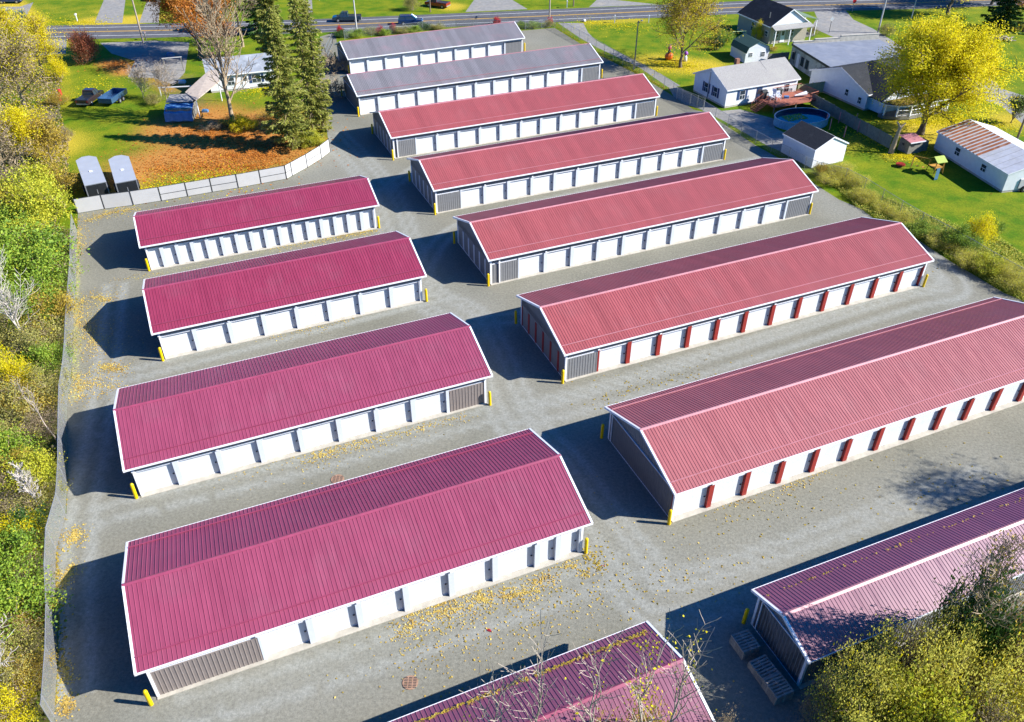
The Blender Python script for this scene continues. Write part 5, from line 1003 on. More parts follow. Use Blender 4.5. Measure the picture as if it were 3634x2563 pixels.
# gambrel shed
gb = empty('barn_shed', (36.9, 133.0, 0), .30, 'small white gambrel shed with a dark green roof behind the white house', 'shed'); gp_ = [(0, 1.5), (.35, 2.35), (2.1, 3.15), (3.85, 2.35), (4.2, 1.5)]
MB().prism([(0, 0)]+gp_+[(4.2, 0)], 'y', 0, 4.6).build('wall', 'clap_white', gb)
for (a, b) in zip(gp_[:-1], gp_[1:]): d = Vector((b[1]-a[1], -(b[0]-a[0]))).normalized()*-.07; MB().prism([a, b, (b[0]+d.x, b[1]+d.y), (a[0]+d.x, a[1]+d.y)], 'y', -.2, 4.8).build('roof', 'shingle_teal', gb)
windowp(gb, I4, 3.1, .9, .6, .6); windowp(gb, I4, .9, 1.0, .5, .5)
# white shed
HS = gable_house('white_shed', 33.25, 97.0, R(-64.5), 5.5, 4.9, 2.35, 3.5, 'clap_white', 'shingle_dark', 'white garden shed with a charcoal shingle roof by the right fence', 'shed', ov=.15, found=.08)
# garage with rusty roof
HG = gable_house('white_garage', 52.6, 98.0, R(-78.5), 12.8, 7.6, 2.3, 3.45, 'clap_white', 'galv_roof', 'long white garage with rusty and pale roof sheets at the right edge', 'garage', ov=.2)
Mn = Matrix.Identity(4); sl_ = (3.45-2.3)/3.8
rs = MB()
for k in range(12): x_ = .1+k*.66; rs.prism([(-.23, 2.3-.2*sl_+.115), (3.72, 3.45+.095), (3.72, 3.45+.135), (-.23, 2.3-.2*sl_+.155)], 'x', x_, x_+.36)
rs.build('rusty_roof_sheets', 'rust_roof', HG)
rs = MB()
for k in range(4): x_ = 8.5+k*1.05; rs.prism([(-.2, 2.3-.2*sl_+.112), (3.7, 3.45+.10), (3.7, 3.45+.115), (-.2, 2.3-.2*sl_+.13)], 'x', x_, x_+.03)
rs.build('roof_seams', 'galv', HG)
windowp(HG, Mn, 4.2, 1.0, .8, .85); windowp(HG, Mn, 9.0, 1.0, .75, .75)
# little playhouse with red roof
x, y = G('r290,412'); PHs = empty('playhouse', (x, y, 0), .35, 'small grey wooden playhouse with a faded red lean-to roof beside the dead trunk', 'playhouse')
MB().box(0, 2.0, 0, 1.7, 0, 1.5).build('wall', 'wood_grey', PHs); MB().prism([(-.25, 1.50), (1.9, 1.75), (1.9, 1.82), (-.25, 1.57)], 'x', -.15, 2.15).build('roof', 'cap_pink', PHs)
MB().box(-.15, 2.15, -.29, -.251, 1.46, 1.6).build('fascia', 'white_trim', PHs); MB().box(.3, .8, -.02, -.002, .9, 1.1).build('window', 'dark_steel', PHs); MB().box(.5, .9, -.02, -.002, .85, 1.1, leftface(1.7)).build('window', 'dark_steel', PHs); MB().box(2.02, 3.2, .2, 1.6, 0, 1.25).build('lean_to', 'wood_grey', PHs)
# dead trunk snag
sg = empty('dead_trunk', (*G('r150,400'), 0), 0, 'pale dead tree trunk standing beside the playhouse', 'dead tree'); tb = MB()
for p0, p1, r0, r1 in (((0, 0, -.1), (.15, .1, 1.6), .36, .26), ((.15, .1, 1.6), (.35, .2, 3.2), .26, .2), ((.35, .2, 3.2), (.9, .3, 3.7), .16, .08), ((.35, .2, 3.2), (-.1, .5, 3.8), .16, .08)): tb.tube(p0, p1, r0, r1, 10)
tb.build('trunk', 'bark_grey', sg)
# play set
px0, py0 = G('r520,590'); PSt = empty('play_set', (px0, py0, 0), .3, 'yellow wooden swing set with a green roof and blue slide on the lawn', 'play set'); PSt.scale = (.82,)*3; M['play_yellow'] = mat('play_yellow_wood', (.50, .26, .05), .6, var=.15); M['play_green'] = mat('play_green_roof', (.30, .38, .05), .6); M['slide_blue'] = mat('slide_blue', (.015, .09, .14), .4)
for u, v in ((0, 0), (1.3, 0), (0, 1.3), (1.3, 1.3)): MB().tube((u-.12+u*.2, v-.12+v*.2, 0), (u, v, 1.9), .06, .06, 6).build('leg', 'play_yellow', PSt)
MB().box(-.05, 1.35, -.05, 1.35, .95, 1.02).build('platform', 'play_yellow', PSt); MB().prism([(-.35, 1.85), (.65, 2.45), (1.65, 1.85), (1.65, 1.91), (.65, 2.52), (-.35, 1.91)], 'x', -.2, 1.5).build('roof', 'play_green', PSt)
ld = MB()
for k in range(5): ld.tube((1.45+.06*(5-k), .2, .18*k+.1), (1.45+.06*(5-k), 1.1, .18*k+.1), .03, .03, 5)
ld.tube((1.75, .2, 0), (1.4, .2, 1.3), .04).tube((1.75, 1.1, 0), (1.4, 1.1, 1.3), .04); ld.build('ladder', 'play_yellow', PSt)
MB().prism([(.35, 1.0), (.95, 1.0), (.95, .93), (.35, .93)], 'y', -.02, .0).add([(.35, 0, 1.0), (.95, 0, 1.0), (.95-1.6, -1.6, .12), (.35-1.6, -1.6, .12), (.35, 0, .92), (.95, 0, .92), (.95-1.6, -1.6, .04), (.35-1.6, -1.6, .04)], [(0, 3, 2, 1), (4, 5, 6, 7), (0, 4, 7, 3), (1, 2, 6, 5), (3, 7, 6, 2)]).build('slide', 'slide_blue', PSt)
sw = MB().tube((0, 1.2, 1.85), (-1.4, 3.0, 1.85), .06, .06, 6).tube((-1.4, 3.0, 1.85), (-2.0, 2.6, 0), .05).tube((-1.4, 3.0, 1.85), (-.9, 3.5, 0), .05); sw.build('swing_beam', 'play_yellow', PSt)
for t in (.4, .75): q = Vector((0, 1.2, 1.8)).lerp(Vector((-1.4, 3.0, 1.8)), t); MB().tube(q, q-Vector((0, 0, 1.3)), .012).tube(q+Vector((.25, -.3, 0)), q+Vector((.25, -.3, -1.3)), .012).box(q.x-.1, q.x+.3, q.y-.3, q.y+.05, .46, .5).build('swing', 'play_yellow', PSt)
tp = empty('round_trampoline', (px0-3.0, py0+2.4, 0), 0, 'small red rimmed toy wheel on the lawn beside the swing set', 'toy'); MB().tube((0, 0, .25), (0, 0, .35), .55, .55, 16).build('pad', 'red_post', tp); MB().tube((0, 0, 0), (0, 0, .249), .3, .3, 8).build('base', 'dark_steel', tp)

# upper left house and sheds behind the bare trees
M['cottage_roof'] = mat('grey_cottage_roof', (.26, .28, .31), .6, var=.2, scale=1.2, stain=(.5, .52, .55), stain_amt=.5, stain_scale=.9)  # the pale stain colour paints the roof's highlights as patches
H4 = gable_house('white_cottage', -43.6, 118.3, .36, 9.6, 6.2, 2.5, 3.9, 'clap_white', 'cottage_roof', 'white cottage with pale grey roof behind the tall bare tree')
windowp(H4, I4, 6.6, .9, 1.2, 1.1, 'navy'); windowp(H4, I4, 3.0, .9, .9, 1.0); doorp(H4, I4, 5.0, m_='white_trim'); MB().box(1.0, 1.5, 4.5, 5.0, 3.2, 4.3).build('chimney', 'brick', H4)
PR_ = empty('open_porch', (*G('p510,590', 2.5), 0), .36, 'tan roofed open porch attached in front of the white cottage', 'porch')
q0 = Vector(G('p510,590', 2.4)); pts4 = [Vector(G(s_, z_))-q0 for s_, z_ in (('p410,515', 2.4), ('p640,305', 3.0), ('p720,300', 3.0), ('p730,420', 2.6), ('p510,590', 2.4))]; zz4 = (2.4, 3.0, 3.0, 2.7, 2.4)
PR_.rotation_euler = (0, 0, 0); PR_.location = (q0.x, q0.y, 0); n = 5; MB().add([(p.x, p.y, z_) for p, z_ in zip(pts4, zz4)]+[(p.x, p.y, z_-.12) for p, z_ in zip(pts4, zz4)], [tuple(range(n)), tuple(range(n, 2*n))[::-1]]+[(i, n+i, n+(i+1) % n, (i+1) % n) for i in range(n)]).build('roof', 'tan_roof', PR_)
for p, z_ in zip(pts4, zz4): MB().tube((p.x*.94, p.y*.94+.1, 0), (p.x*.94, p.y*.94+.1, z_-.13), .07, .07, 6).build('post', 'white_trim', PR_)
TS = empty('tarp_shed', (*G('p255,800'), 0), .12, 'small shed with grey roof and blue tarp sagging over its front', 'shed')
MB().box(0, 3.2, 0, 4.2, 0, 1.7).build('wall', 'wood_grey', TS); MB().prism([(1.5, 2.15), (4.4, 2.25), (4.4, 2.32), (1.5, 2.22)], 'x', -.15, 3.35).build('roof', 'shingle_grey', TS)
tv = []; nx_, ny_ = 14, 9
for j in range(ny_+1):
    for i in range(nx_+1): u = -.2+3.6*i/nx_; v = -.5+2.1*j/ny_; tv.append((u, v, 1.45+.36*v+.05*math.sin(u*4+v*3)+.04*math.cos(v*7)+(0 if j else -.9)))
MB().add(tv, [(j*(nx_+1)+i, j*(nx_+1)+i+1, (j+1)*(nx_+1)+i+1, (j+1)*(nx_+1)+i) for j in range(ny_) for i in range(nx_)]).build('tarp', 'blue_tarp', TS)
for q, lb, m_, s_ in (('p600,700', 'blue plastic bag on the ground beside the tarp shed', 'blue_tarp', .4), ('p385,430', 'white picnic cooler by the cottage porch', 'white_trim', .5), ('p280,180', 'light blue sheet over a crate on the shaded drive', 'blue_tarp', .6)):
    x, y = G(q); o = MB().box(-s_, s_, -s_*.6, s_*.6, 0, s_*.7).prism([(-s_*.6, s_*.7+.001), (s_*.6, s_*.7+.001), (s_*.3, s_*.95), (-s_*.3, s_*.95)], 'x', -s_*.8, s_*.8).build('covered_crate', m_); o.location = (x, y, 0); put(o, lb, 'crate')
x, y = G('p230,330'); fr_ = empty('timber_frame', (x, y, 0), .3, 'open grey timber frame standing on the drive left of the cottage', 'frame'); MB().box(0, .12, 0, .12, 0, 2.0).box(2.6, 2.72, 0, .12, 0, 2.0).build('post', 'wood_grey', fr_); MB().box(-.1, 2.8, -.02, .14, 2.001, 2.1).build('beam', 'fence_panel', fr_)
x, y = G('p160,475', 1.2); rl_ = empty('ramp_rail', (x, y, 0), .15, 'long white rail beside the bare pinkish shrub', 'rail'); MB().box(0, 4.6, -.09, .09, 1.15, 1.25).build('rail', 'white_trim', rl_); MB().box(.1, .2, -.05, .05, 0, 1.149).box(4.3, 4.4, -.05, .05, 0, 1.149).build('post', 'white_trim', rl_)

# ------------------------------------------------------------------ cargo trailers
M['trailer_roof'] = mat('pale_trailer_roof', (.36, .38, .42), .55, var=.05, scale=1, stain=(.36, .37, .40), stain_amt=.5); M['black_paint'] = mat('black_paint', (.018, .02, .022), .35, spec=.6); M['tyre'] = mat('tyre_rubber', (.02, .02, .02), .8)
def cargo(cx, cy, a, L, label):  # rear centre, heading (0 = pointing away along +y)
    r = empty('cargo_trailer', (cx, cy, 0), a, label, 'trailer', 'cargo trailers parked behind the grey panel fence'); W = 2.15
    MB().box(-W/2, W/2, 0, L, .45, 2.15).prism([(-W/2, L), (W/2, L), (.35, L+.75), (-.35, L+.75)], 'z', .45, 2.15).build('body', 'galv', r)
    MB().box(-W/2-.03, W/2+.03, -.03, L, 2.151, 2.21).prism([(-W/2-.03, L), (W/2+.03, L), (.38, L+.8), (-.38, L+.8)], 'z', 2.152, 2.209).build('roof', 'trailer_roof', r)
    MB().box(-.16, .16, L*.45, L*.45+.3, 2.211, 2.28).build('roof_vent', 'white_trim', r)
    d = MB().box(-W/2+.08, -.01, -.05, -.002, .5, 2.08).box(.01, W/2-.08, -.05, -.002, .5, 2.08).build('rear_door', 'black_paint', r); MB().box(-.06, .02, -.08, -.051, 1.0, 1.5).build('handle', 'galv', d)
    for sx in (-1, 1):
        MB().box(sx*(W/2-.02)-.05, sx*(W/2-.02)+.05, -.06, -.001, .45, 2.14).build('corner_post', 'galv', r)
        for v in (L*.4, L*.4+.8):
            wh = MB().tube((sx*(W/2+.02), v, .34), (sx*(W/2+.22), v, .34), .34, .34, 16).build('wheel', 'tyre', r); MB().tube((sx*(W/2+.221), v, .34), (sx*(W/2+.24), v, .34), .18, .18, 12).build('rim', 'galv', wh)
        MB().box(sx*.75-.06, sx*.75+.06, -.09, -.061, .38, .48).build('tail_light', 'red_post', r)
    MB().tube((0, L+.7, .45), (0, L+1.5, .45), .05, .05, 6).build('hitch', 'dark_steel', r)
for qr, qf, lb in (('a782,117', 'k768,1412', 'pale roofed black cargo trailer nearest the scrub, left of the two'), ('a1032,98', 'k1060,1405', 'pale roofed cargo trailer with a pointed nose, right of the two')):
    a_ = G(qr, 2.2); b_ = G(qf, 2.2); cargo(a_[0], a_[1], math.atan2(b_[1]-a_[1], b_[0]-a_[0])-math.pi/2, max(3.5, math.dist(a_, b_)-.5), lb)

# ------------------------------------------------------------------ cars and trucks
def paint(name, col): M[name] = mat(name, col, .25, .3, var=.03, spec=.7); M[name].node_tree.nodes['Principled BSDF'].inputs['Coat Weight'].default_value = .8
for n_, c_ in (('paint_navy', (.012, .045, .16)), ('paint_teal', (.015, .05, .085)), ('paint_silver', (.42, .46, .50)), ('paint_green', (.02, .06, .055)), ('paint_red', (.30, .015, .02)), ('paint_brown', (.05, .035, .035)), ('paint_white', (.6, .6, .62)), ('paint_blue', (.05, .12, .24))): paint(n_, c_)
def vehicle(x, y, a, kind, pm, label, L=4.7, W=1.85, scale=.93, bedcover=None, group=None, name=None):
    """heading along local +x; side profile extruded across, cabin narrower at the roof"""
    r = empty(name or {'suv': 'suv', 'sedan': 'car', 'pickup': 'pickup_truck'}[kind], (x, y, 0), a, label, {'suv': 'SUV', 'sedan': 'car', 'pickup': 'pickup truck'}[kind], group); r.scale = (scale,)*3
    h = L/2; wb = L*.3
    if kind == 'pickup':
        low = [(-h, .5), (-h, 1.05), (.02*L-.25, 1.07), (.02*L+.9*.6+.75, 1.07), (h*.72, 1.04), (h*.98, .92), (h, .75), (h, .45), (-h, .42)]
        cab0, cab1, ct0, ct1, zt, zb = -.28, 1.55, -.2, .85, 1.78, 1.05
    elif kind == 'suv':
        low = [(-h, .5), (-h, 1.0), (-h*.95, 1.08), (h*.45, 1.05), (h*.85, .98), (h, .78), (h, .42), (-h, .42)]
        cab0, cab1, ct0, ct1, zt, zb = -h*.97, h*.5, -h*.82, h*.12, 1.72, 1.04
    else:
        low = [(-h, .45), (-h*.98, .88), (-h*.6, .95), (h*.35, .92), (h*.9, .78), (h, .6), (h, .38), (-h, .38)]
        cab0, cab1, ct0, ct1, zt, zb = -h*.85, h*.42, -h*.55, h*.1, 1.42, .91
    n = len(low); vs = []
    for (yy, ins) in ((-W/2, 0), (-W/2+.07, 1), (W/2-.07, 1), (W/2, 0)):
        for px_, pz in low:
            q = .06 if ins == 0 and pz > .8 else 0.0; vs.append((px_*(1-.012*(ins == 0)), yy, pz-q))
    fs = [tuple(range(n)), tuple(range(3*n, 4*n))[::-1]]
    for k in range(3): fs += [(k*n+i, (k+1)*n+i, (k+1)*n+(i+1) % n, k*n+(i+1) % n) for i in range(n)]
    body = MB().add(vs, fs).build('body', pm, r)
    cw, tw = W/2-.06, W/2-.24
    vs = [(cab0, -cw, zb), (cab1, -cw, zb), (cab1, cw, zb), (cab0, cw, zb), (ct0, -tw, zt), (ct1, -tw, zt), (ct1, tw, zt), (ct0, tw, zt)]
    MB().add(vs, [(3, 2, 1, 0), (0, 1, 5, 4), (1, 2, 6, 5), (2, 3, 7, 6), (3, 0, 4, 7), (4, 5, 6, 7)]).build('windows', 'glass', r)
    e_ = .04; MB().add([(ct0-e_, -tw-e_, zt-.03), (ct1+e_, -tw-e_, zt-.03), (ct1+e_, tw+e_, zt-.03), (ct0-e_, tw+e_, zt-.03), (ct0+.06, -tw+.05, zt+.045), (ct1-.1, -tw+.05, zt+.045), (ct1-.1, tw-.05, zt+.045), (ct0+.06, tw-.05, zt+.045)], [(3, 2, 1, 0), (0, 1, 5, 4), (1, 2, 6, 5), (2, 3, 7, 6), (3, 0, 4, 7), (4, 5, 6, 7)]).build('roof', pm, r)
    pl2 = MB()
    def lerp_side(t, sgn): return (cab0+(cab1-cab0)*t, sgn*(cw+.008), zb), (ct0+(ct1-ct0)*t, sgn*(tw+.012), zt)
    for sgn in (-1, 1):
        for t in (0.0, .42 if kind != 'pickup' else .5, 1.0) + ((.72,) if kind == 'suv' and 0 else ()): a_, b_ = lerp_side(t, sgn); pl2.tube(a_, b_, .045, .04, 5)
    pl2.build('pillars', pm, r)
    for sx in (-wb, wb+.05):
        for sy in (-1, 1):
            wh = MB().tube((sx, sy*(W/2-.2), .35), (sx, sy*(W/2+.015), .35), .35, .35, 20).build('wheel', 'tyre', r); MB().tube((sx, sy*(W/2+.016), .35), (sx, sy*(W/2+.03), .35), .21, .19, 14).build('rim', 'galv', wh)
    for sy in (-1, 1):
        MB().box(h-.12, h+.015, sy*(W/2-.28)-.2, sy*(W/2-.28)+.2, .68, .82).build('headlight', 'white_trim', r); MB().box(-h-.015, -h+.08, sy*(W/2-.16)-.12, sy*(W/2-.16)+.12, .72, .98).build('tail_light', 'red_post', r)
        MB().box(cab1-.45, cab1-.28, sy*(W/2+.08)-.09, sy*(W/2+.08)+.09, zb+.02, zb+.16).build('mirror', pm, r)
    MB().box(h-.05, h+.03, -W/2+.12, W/2-.12, .42, .6).build('bumper', 'dark_steel', r); MB().box(-h-.04, -h+.04, -W/2+.1, W/2-.1, .42, .6).build('bumper', 'galv' if kind == 'pickup' else 'dark_steel', r)
    MB().box(h-.02, h+.02, -.45, .45, .64, .8).build('grille', 'dark_steel', r)
    if kind == 'pickup':
        MB().box(-h+.08, -.35, -W/2+.14, W/2-.14, 1.075, 1.078 if not bedcover else 1.14).build('bed' if not bedcover else 'bed_cover', bedcover or 'dark_steel', r)
        for sy in (-1, 1): MB().box(-h+.02, -.32, sy*(W/2-.10)-.045, sy*(W/2-.10)+.045, 1.02, 1.13).build('bed_rail', pm, r)
        MB().box(-h-.01, -h+.06, -W/2+.12, W/2-.12, .6, 1.12).build('tailgate', pm, r)
    return r
x, y = G('l1095,190'); vehicle(x, y, math.pi+.08, 'pickup', 'paint_teal', 'dark blue pickup truck with an open bed driving left along the road', 5.6)
x, y = G('l1665,218'); vehicle(x, y, .1, 'suv', 'paint_navy', 'blue SUV driving right along the road behind the fence', 4.8)
x, y = G('l1905,62'); vehicle(x, y, 2.7, 'pickup', 'paint_red', 'red pickup truck parked on the lawn across the road', 5.2)
x, y = G('k50,180'); vehicle(x, y, -1.15, 'suv', 'paint_silver', 'silver SUV parked at the top left beside the dark green car', 4.8)
x, y = G('k178,178'); vehicle(x, y, -1.25, 'sedan', 'paint_green', 'dark green car parked beside the silver SUV', 4.2)
x, y = G('k100,25'); vehicle(x, y, .08, 'suv', 'paint_navy', 'dark blue vehicle parked sideways at the top left edge', 5.0)
x, y = G('k1395,-5'); vehicle(x, y, 1.4, 'sedan', 'paint_red', 'red car at the top edge on the second driveway', 4.2)
x, y = G('l1765,-6'); vehicle(x, y, .1, 'sedan', 'paint_white', 'white car at the top edge left of the red pickup', 4.2)
x, y = G('k810,925'); vehicle(x-.1, y+.6, math.pi/2-.05, 'pickup', 'paint_brown', 'dark brown pickup truck with a covered bed, littered with leaves on the grass', 5.3, 1.95, bedcover='black_paint')
x, y = G('k1000,925'); DT = empty('dump_trailer', (x+.2, y+.6, 0), math.pi/2-.12, 'blue open box trailer parked on the grass beside the dark pickup', 'trailer'); Lt, Wt = 4.4, 2.0
MB().box(-Lt/2, Lt/2, -Wt/2, Wt/2, .5, .58).build('floor', 'paint_blue', DT)
for n_, bx in (('side_wall', (-Lt/2, Lt/2, -Wt/2, -Wt/2+.07, .581, 1.2)), ('side_wall', (-Lt/2, Lt/2, Wt/2-.07, Wt/2, .581, 1.2)), ('front_wall', (Lt/2-.07, Lt/2, -Wt/2+.071, Wt/2-.071, .581, 1.2)), ('tailgate', (-Lt/2, -Lt/2+.07, -Wt/2+.071, Wt/2-.071, .581, 1.15))): MB().box(*bx).build(n_, 'paint_blue', DT)
for sx in (-.45, .45):
    for sy in (-1, 1): wh = MB().tube((sx, sy*(Wt/2+.02), .33), (sx, sy*(Wt/2+.22), .33), .33, .33, 16).build('wheel', 'tyre', DT); MB().tube((sx, sy*(Wt/2+.221), .33), (sx, sy*(Wt/2+.235), .33), .18, .18, 12).build('rim', 'galv', wh)
x, y = G('r1245,740'); UT = empty('utility_trailer', (x, y, 0), R(10), 'grey covered trailer with black wheels at the right edge beside the garage', 'trailer'); MB().box(0, 3.4, 0, 1.7, .45, 1.5).build('body', 'fence_panel', UT); MB().prism([(0, 1.501), (1.7, 1.501), (.85, 1.75)], 'x', 0, 3.4).build('cover', 'fence_panel', UT)
for u in (.7, 1.6): wh = MB().tube((u, -.22, .36), (u, -.01, .36), .36, .36, 18).build('wheel', 'tyre', UT); MB().tube((u, -.24, .36), (u, -.221, .36), .17, .17, 12).build('rim', 'galv', wh)

# ------------------------------------------------------------------ poles, wires, signs, mailboxes, yard things
def pole(q, H, label, m_='wood_pole', r0=.15, arm=None, lamp=None, name='utility_pole', trans=False, lean=(0, 0), cat='utility pole'):
    x, y = G(q); r = empty(name, (x, y, 0), 0, label, cat); MB().tube((0, 0, -.1), (lean[0], lean[1], H), r0, r0*.65, 10).build('pole', m_, r)
    if arm: MB().box(-1.1, 1.1, -.06, .06, H-.6, H-.48, rotz(arm)).build('crossarm', 'wood_pole', r)
    if lamp: MB().tube((0, 0, H-.3), (lamp*1.2, 0, H+.1), .04, .03, 6).build('lamp_arm', 'galv', r); MB().lathe([(.05, .1), (.16, .05), (.18, -.05), (.1, -.12)], (lamp*1.3, 0, H+.05), 10).build('lamp_head', 'fence_panel', r)
    if trans: MB().tube((.35, 0, H-1.6), (.35, 0, H-.7), .24, .24, 12).build('transformer', 'galv', r)
    return (x, y)
P1 = pole('k1287,385', 9.5, 'tan utility pole beside the road at upper left', r0=.16, arm=1.5, m_='bark_tan', lamp=1)
P2 = pole('l1180,280', 9.5, 'grey utility pole behind the fence near the entrance gate', m_='fence_panel', arm=1.5)
P3 = pole('m885,180', 9.5, 'tan utility pole by the red bush at the fence corner', m_='bark_tan', arm=1.5)
P4 = pole('l1840,108', 7.0, 'dark short utility pole beside the red pickup', r0=.13)
P5 = pole('m1100,58', 7.0, 'dark utility pole across the road at top centre', r0=.13)
P6 = pole('n1330,218', 9.0, 'pale utility pole with a transformer behind the workshop', m_='fence_panel', trans=True)
P7 = pole('n1550,125', 7.0, 'thin pale pole on the top right lawn', m_='fence_panel', r0=.09)
P8 = pole('o2250,545', 7.5, 'brown utility pole at the right edge behind the rusty roofed garage', r0=.15)
pole('m1645,620', 7.2, 'slim grey yard light pole beside the driveway fence', 'wood_grey', .12, lamp=.4, name='yard_light', cat='lamp post')
wr = []
def wire(a, b, za, zb, label, sag=.7):
    mb = MB(); prev = None
    for i in range(17):
        t = i/16; p = (a[0]+(b[0]-a[0])*t, a[1]+(b[1]-a[1])*t, za+(zb-za)*t-sag*4*t*(1-t))
        if prev: mb.tube(prev, p, .018, .018, 4, False)
        prev = p
    put(mb.build('overhead_wire', 'dark_steel'), label, 'wire')
wire((-120, 138), P1, 9.2, 9.2, 'overhead wire running left from the tan pole at upper left'); wire(P1, P2, 9.2, 9.2, 'overhead wire between the tan pole and the grey pole over the road edge'); wire(P2, P3, 9.2, 9.2, 'overhead wire between the grey pole and the pole at the fence corner'); wire(P3, (75, 166), 9.2, 9, 'overhead wire running right along the road'); wire(P4, P5, 6.8, 6.8, 'overhead wire across the road between two dark poles')
def sign(q, h, kind, label, col):
    x, y = G(q); r = empty('road_sign', (x, y, 0), .3, label, 'road sign'); MB().box(-.03, .03, -.03, .03, 0, h).build('sign_post', 'galv' if kind != 'diamond' else 'dark_steel', r)
    n = 8 if kind == 'stop' else 4; rr = .42; P = [(rr*math.cos(2*math.pi*(i+(.5 if kind == 'stop' else 0))/n), h-.1+rr*math.sin(2*math.pi*(i+(.5 if kind == 'stop' else 0))/n)) for i in range(n)]
    MB().prism(P, 'y', -.055, -.035).build('sign_plate', col, r)
M['sign_red'] = mat('sign_red', (.5, .02, .03), .4); M['sign_white'] = mat('sign_back', (.55, .56, .58), .4, .3)
sign('n1008,215', 2.4, 'diamond', 'pale diamond road sign on a dark post beside the side street', 'sign_white'); sign('n1160,80', 2.1, 'stop', 'red stop sign at the corner of the side street and the road', 'sign_red')
def mailbox(q, label, m_='white_trim', a=0.0):
    x, y = G(q); r = empty('mailbox', (x, y, 0), a, label, 'mailbox'); MB().box(-.07, .07, -.07, .07, 0, 1.1).build('post', m_, r)
    MB().prism([(-.11, 1.101), (.11, 1.101), (.11, 1.25), (.06, 1.32), (-.06, 1.32), (-.11, 1.25)], 'y', -.3, .25).build('box', 'galv' if m_ != 'white_trim' else 'white_trim', r); MB().box(.112, .125, -.1, .02, 1.2, 1.38).build('flag', 'sign_red', r)
mailbox('k695,190', 'white post mailbox on the lawn at upper left across the road'); mailbox('k1312,358', 'dark mailbox beside the tan utility pole', 'wood_grey'); mailbox('m1470,205', 'tall white post mailbox on the lawn by the driveway mouth'); mailbox('s250,0', 'small white post at the top edge near the lawn path'); mailbox('m1043,70', 'small white mailbox post across the road at top centre'); mailbox('m1775,205', 'small white marker post beside the thinning yellow brown tree')
put(MB().lathe([(.02, 0), (.22, .02), (.3, .2), (.22, .4), (.02, .45)], n=10).build('painted_rock', 'white_trim'), 'white painted rock at the mouth of the right driveway', 'rock').location = (*G('m1198,195'), 0)
x, y = G('m1955,535'); pk = empty('inflatable_pumpkin', (x, y, 0), 0, 'orange inflatable pumpkin topped by a pink figure on the lawn', 'inflatable'); M['pumpkin'] = mat('pumpkin_orange', (.80, .16, .02), .4, var=.06); M['pink_fab'] = mat('pink_fabric', (.65, .10, .22), .5); M['purple_fab'] = mat('purple_fabric', (.30, .08, .45), .5)
MB().lathe([(.1, .02), (.5, .12), (.66, .45), (.6, .85), (.35, 1.05), (.1, 1.02)], n=40, lobes=10, amp=.05).build('pumpkin', 'pumpkin', pk, True); MB().lathe([(.16, 1.03), (.26, 1.3), (.14, 1.55)], n=14).build('lower_body', 'dark_steel', pk, True); MB().lathe([(.12, 1.55), (.32, 1.75), (.3, 2.0), (.1, 2.2), (.02, 2.35)], n=14).build('upper_body', 'pink_fab', pk, True)
x, y = G('m2085,545'); ip = empty('inflatable_figure', (x+.3, y-.2, 0), 0, 'small purple inflatable figure behind the thinning tree trunk', 'inflatable'); MB().lathe([(.3, 0), (.25, .6), (.12, .9)], n=14).build('lower_body', 'white_trim', ip, True); MB().lathe([(.12, .9), (.34, 1.1), (.3, 1.35), (.1, 1.55)], n=14).build('upper_body', 'purple_fab', ip, True)
for i, q in enumerate(('o985,455', 'o1010,485', 'o1070,440', 'o1180,450', 'o1195,500', 'o1105,535')):
    x, y = G(q); o = MB().box(-.05, .05, -.05, .05, 0, 1.5).build('garden_stake', 'cap_pink'); o.location = (x, y, 0); put(o, 'reddish garden stake behind the white shed, %s of six' % ['farthest left', 'nearest the shed roof', 'second from the left at the back', 'far right back', 'right front', 'front middle'][i], 'stake', 'garden stakes')
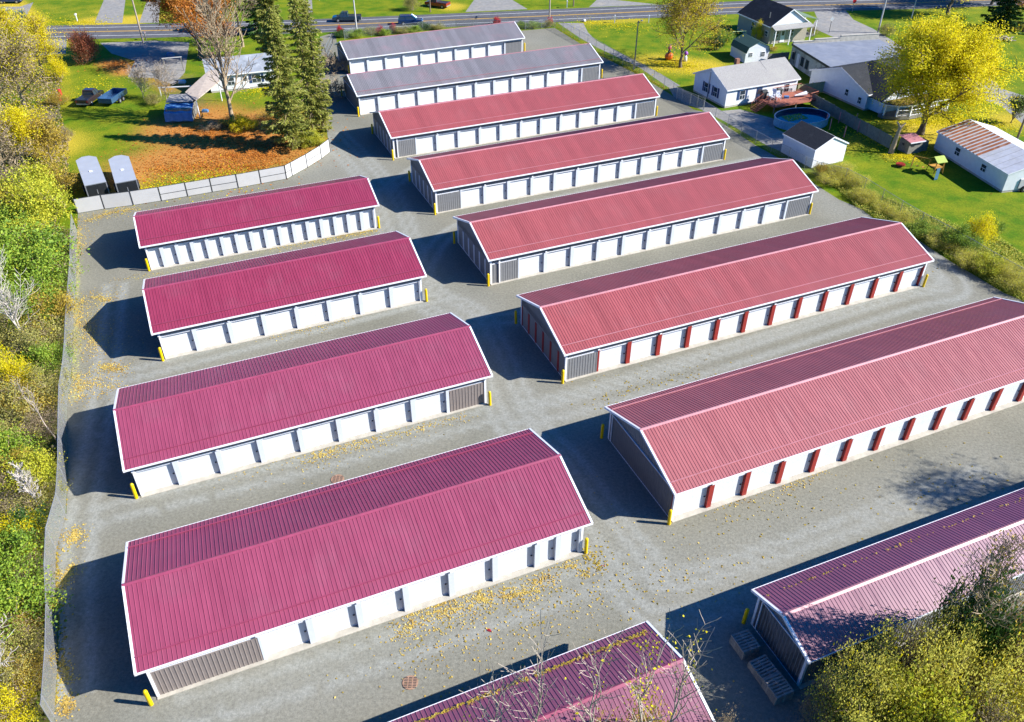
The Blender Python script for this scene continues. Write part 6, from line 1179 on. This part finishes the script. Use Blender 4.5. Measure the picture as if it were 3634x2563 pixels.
x, y = G('n365,270'); sv = empty('swing_frame', (x, y, 0), .2, 'pale green metal swing frame behind the barn shed', 'swing frame'); M['pale_green'] = mat('pale_green_metal', (.45, .62, .3), .5); MB().tube((0, 0, 1.5), (2.4, 0, 1.5), .05).tube((0, 0, 1.5), (0, -.6, 0), .04).tube((0, 0, 1.5), (0, .6, 0), .04).tube((2.4, 0, 1.5), (2.4, -.6, 0), .04).tube((2.4, 0, 1.5), (2.4, .6, 0), .04).build('frame', 'pale_green', sv)
for q, s_, lb in (('n1588,195', .55, 'grey stone block on the top right lawn'), ('n1700,205', .6, 'grey boulder behind the huge yellow tree')):
    x, y = G(q); o = MB().lathe([(s_*.6, 0), (s_, .1), (s_*.9, s_*.8), (s_*.5, s_*1.1)], n=7).build('boulder', 'concrete'); o.location = (x, y, 0); put(o, lb, 'boulder')
x, y = G('n2140,265'); wp = MB()
for k in range(26): a = random.uniform(0, 3.14); c_ = (random.gauss(0, .9), random.gauss(0, .6)); wp.tube((c_[0]-math.cos(a)*.9, c_[1]-math.sin(a)*.9, .1+.04*k*random.random()), (c_[0]+math.cos(a)*.9, c_[1]+math.sin(a)*.9, .15+.04*k*random.random()), .09, .07, 6)
o = wp.build('brush_pile', 'bark_tan'); o.location = (x, y, 0); put(o, 'pile of cut logs and branches on the right lawn', 'brush pile', kind='stuff')
for q, lb, h_ in (('k545,860', 'red fuel can shaped object half hidden in the yellow scrub', .9), ('k540,905', 'red plastic barrel at the lawn edge', .8)):
    x, y = G(q); o = MB().lathe([(.26, 0), (.28, .3), (.26, h_), (.1, h_+.05)], n=12).build('barrel', 'sign_red'); o.location = (x, y, 0); put(o, lb, 'barrel')
# brush heap by the grey buildings' left end
x, y = G('l975,640'); tree(x, y, 1.6, 1.7, None, 0, .1, 'grey heap of cut bare branches at the end of the shorter grey roofed building', cat='brush pile', seed=95, tr=.05, first=.05, nmain=16, bark='bark_grey', name='brush_pile', minr=.02, up=.1)
x, y = G('l960,880'); tree(x, y, 1.6, 1.8, None, 0, .1, 'grey bare shrub at the end of the longer grey roofed building', cat='shrub', seed=96, tr=.05, first=.05, nmain=16, bark='bark_grey', name='bare_shrub', minr=.02, up=.3)
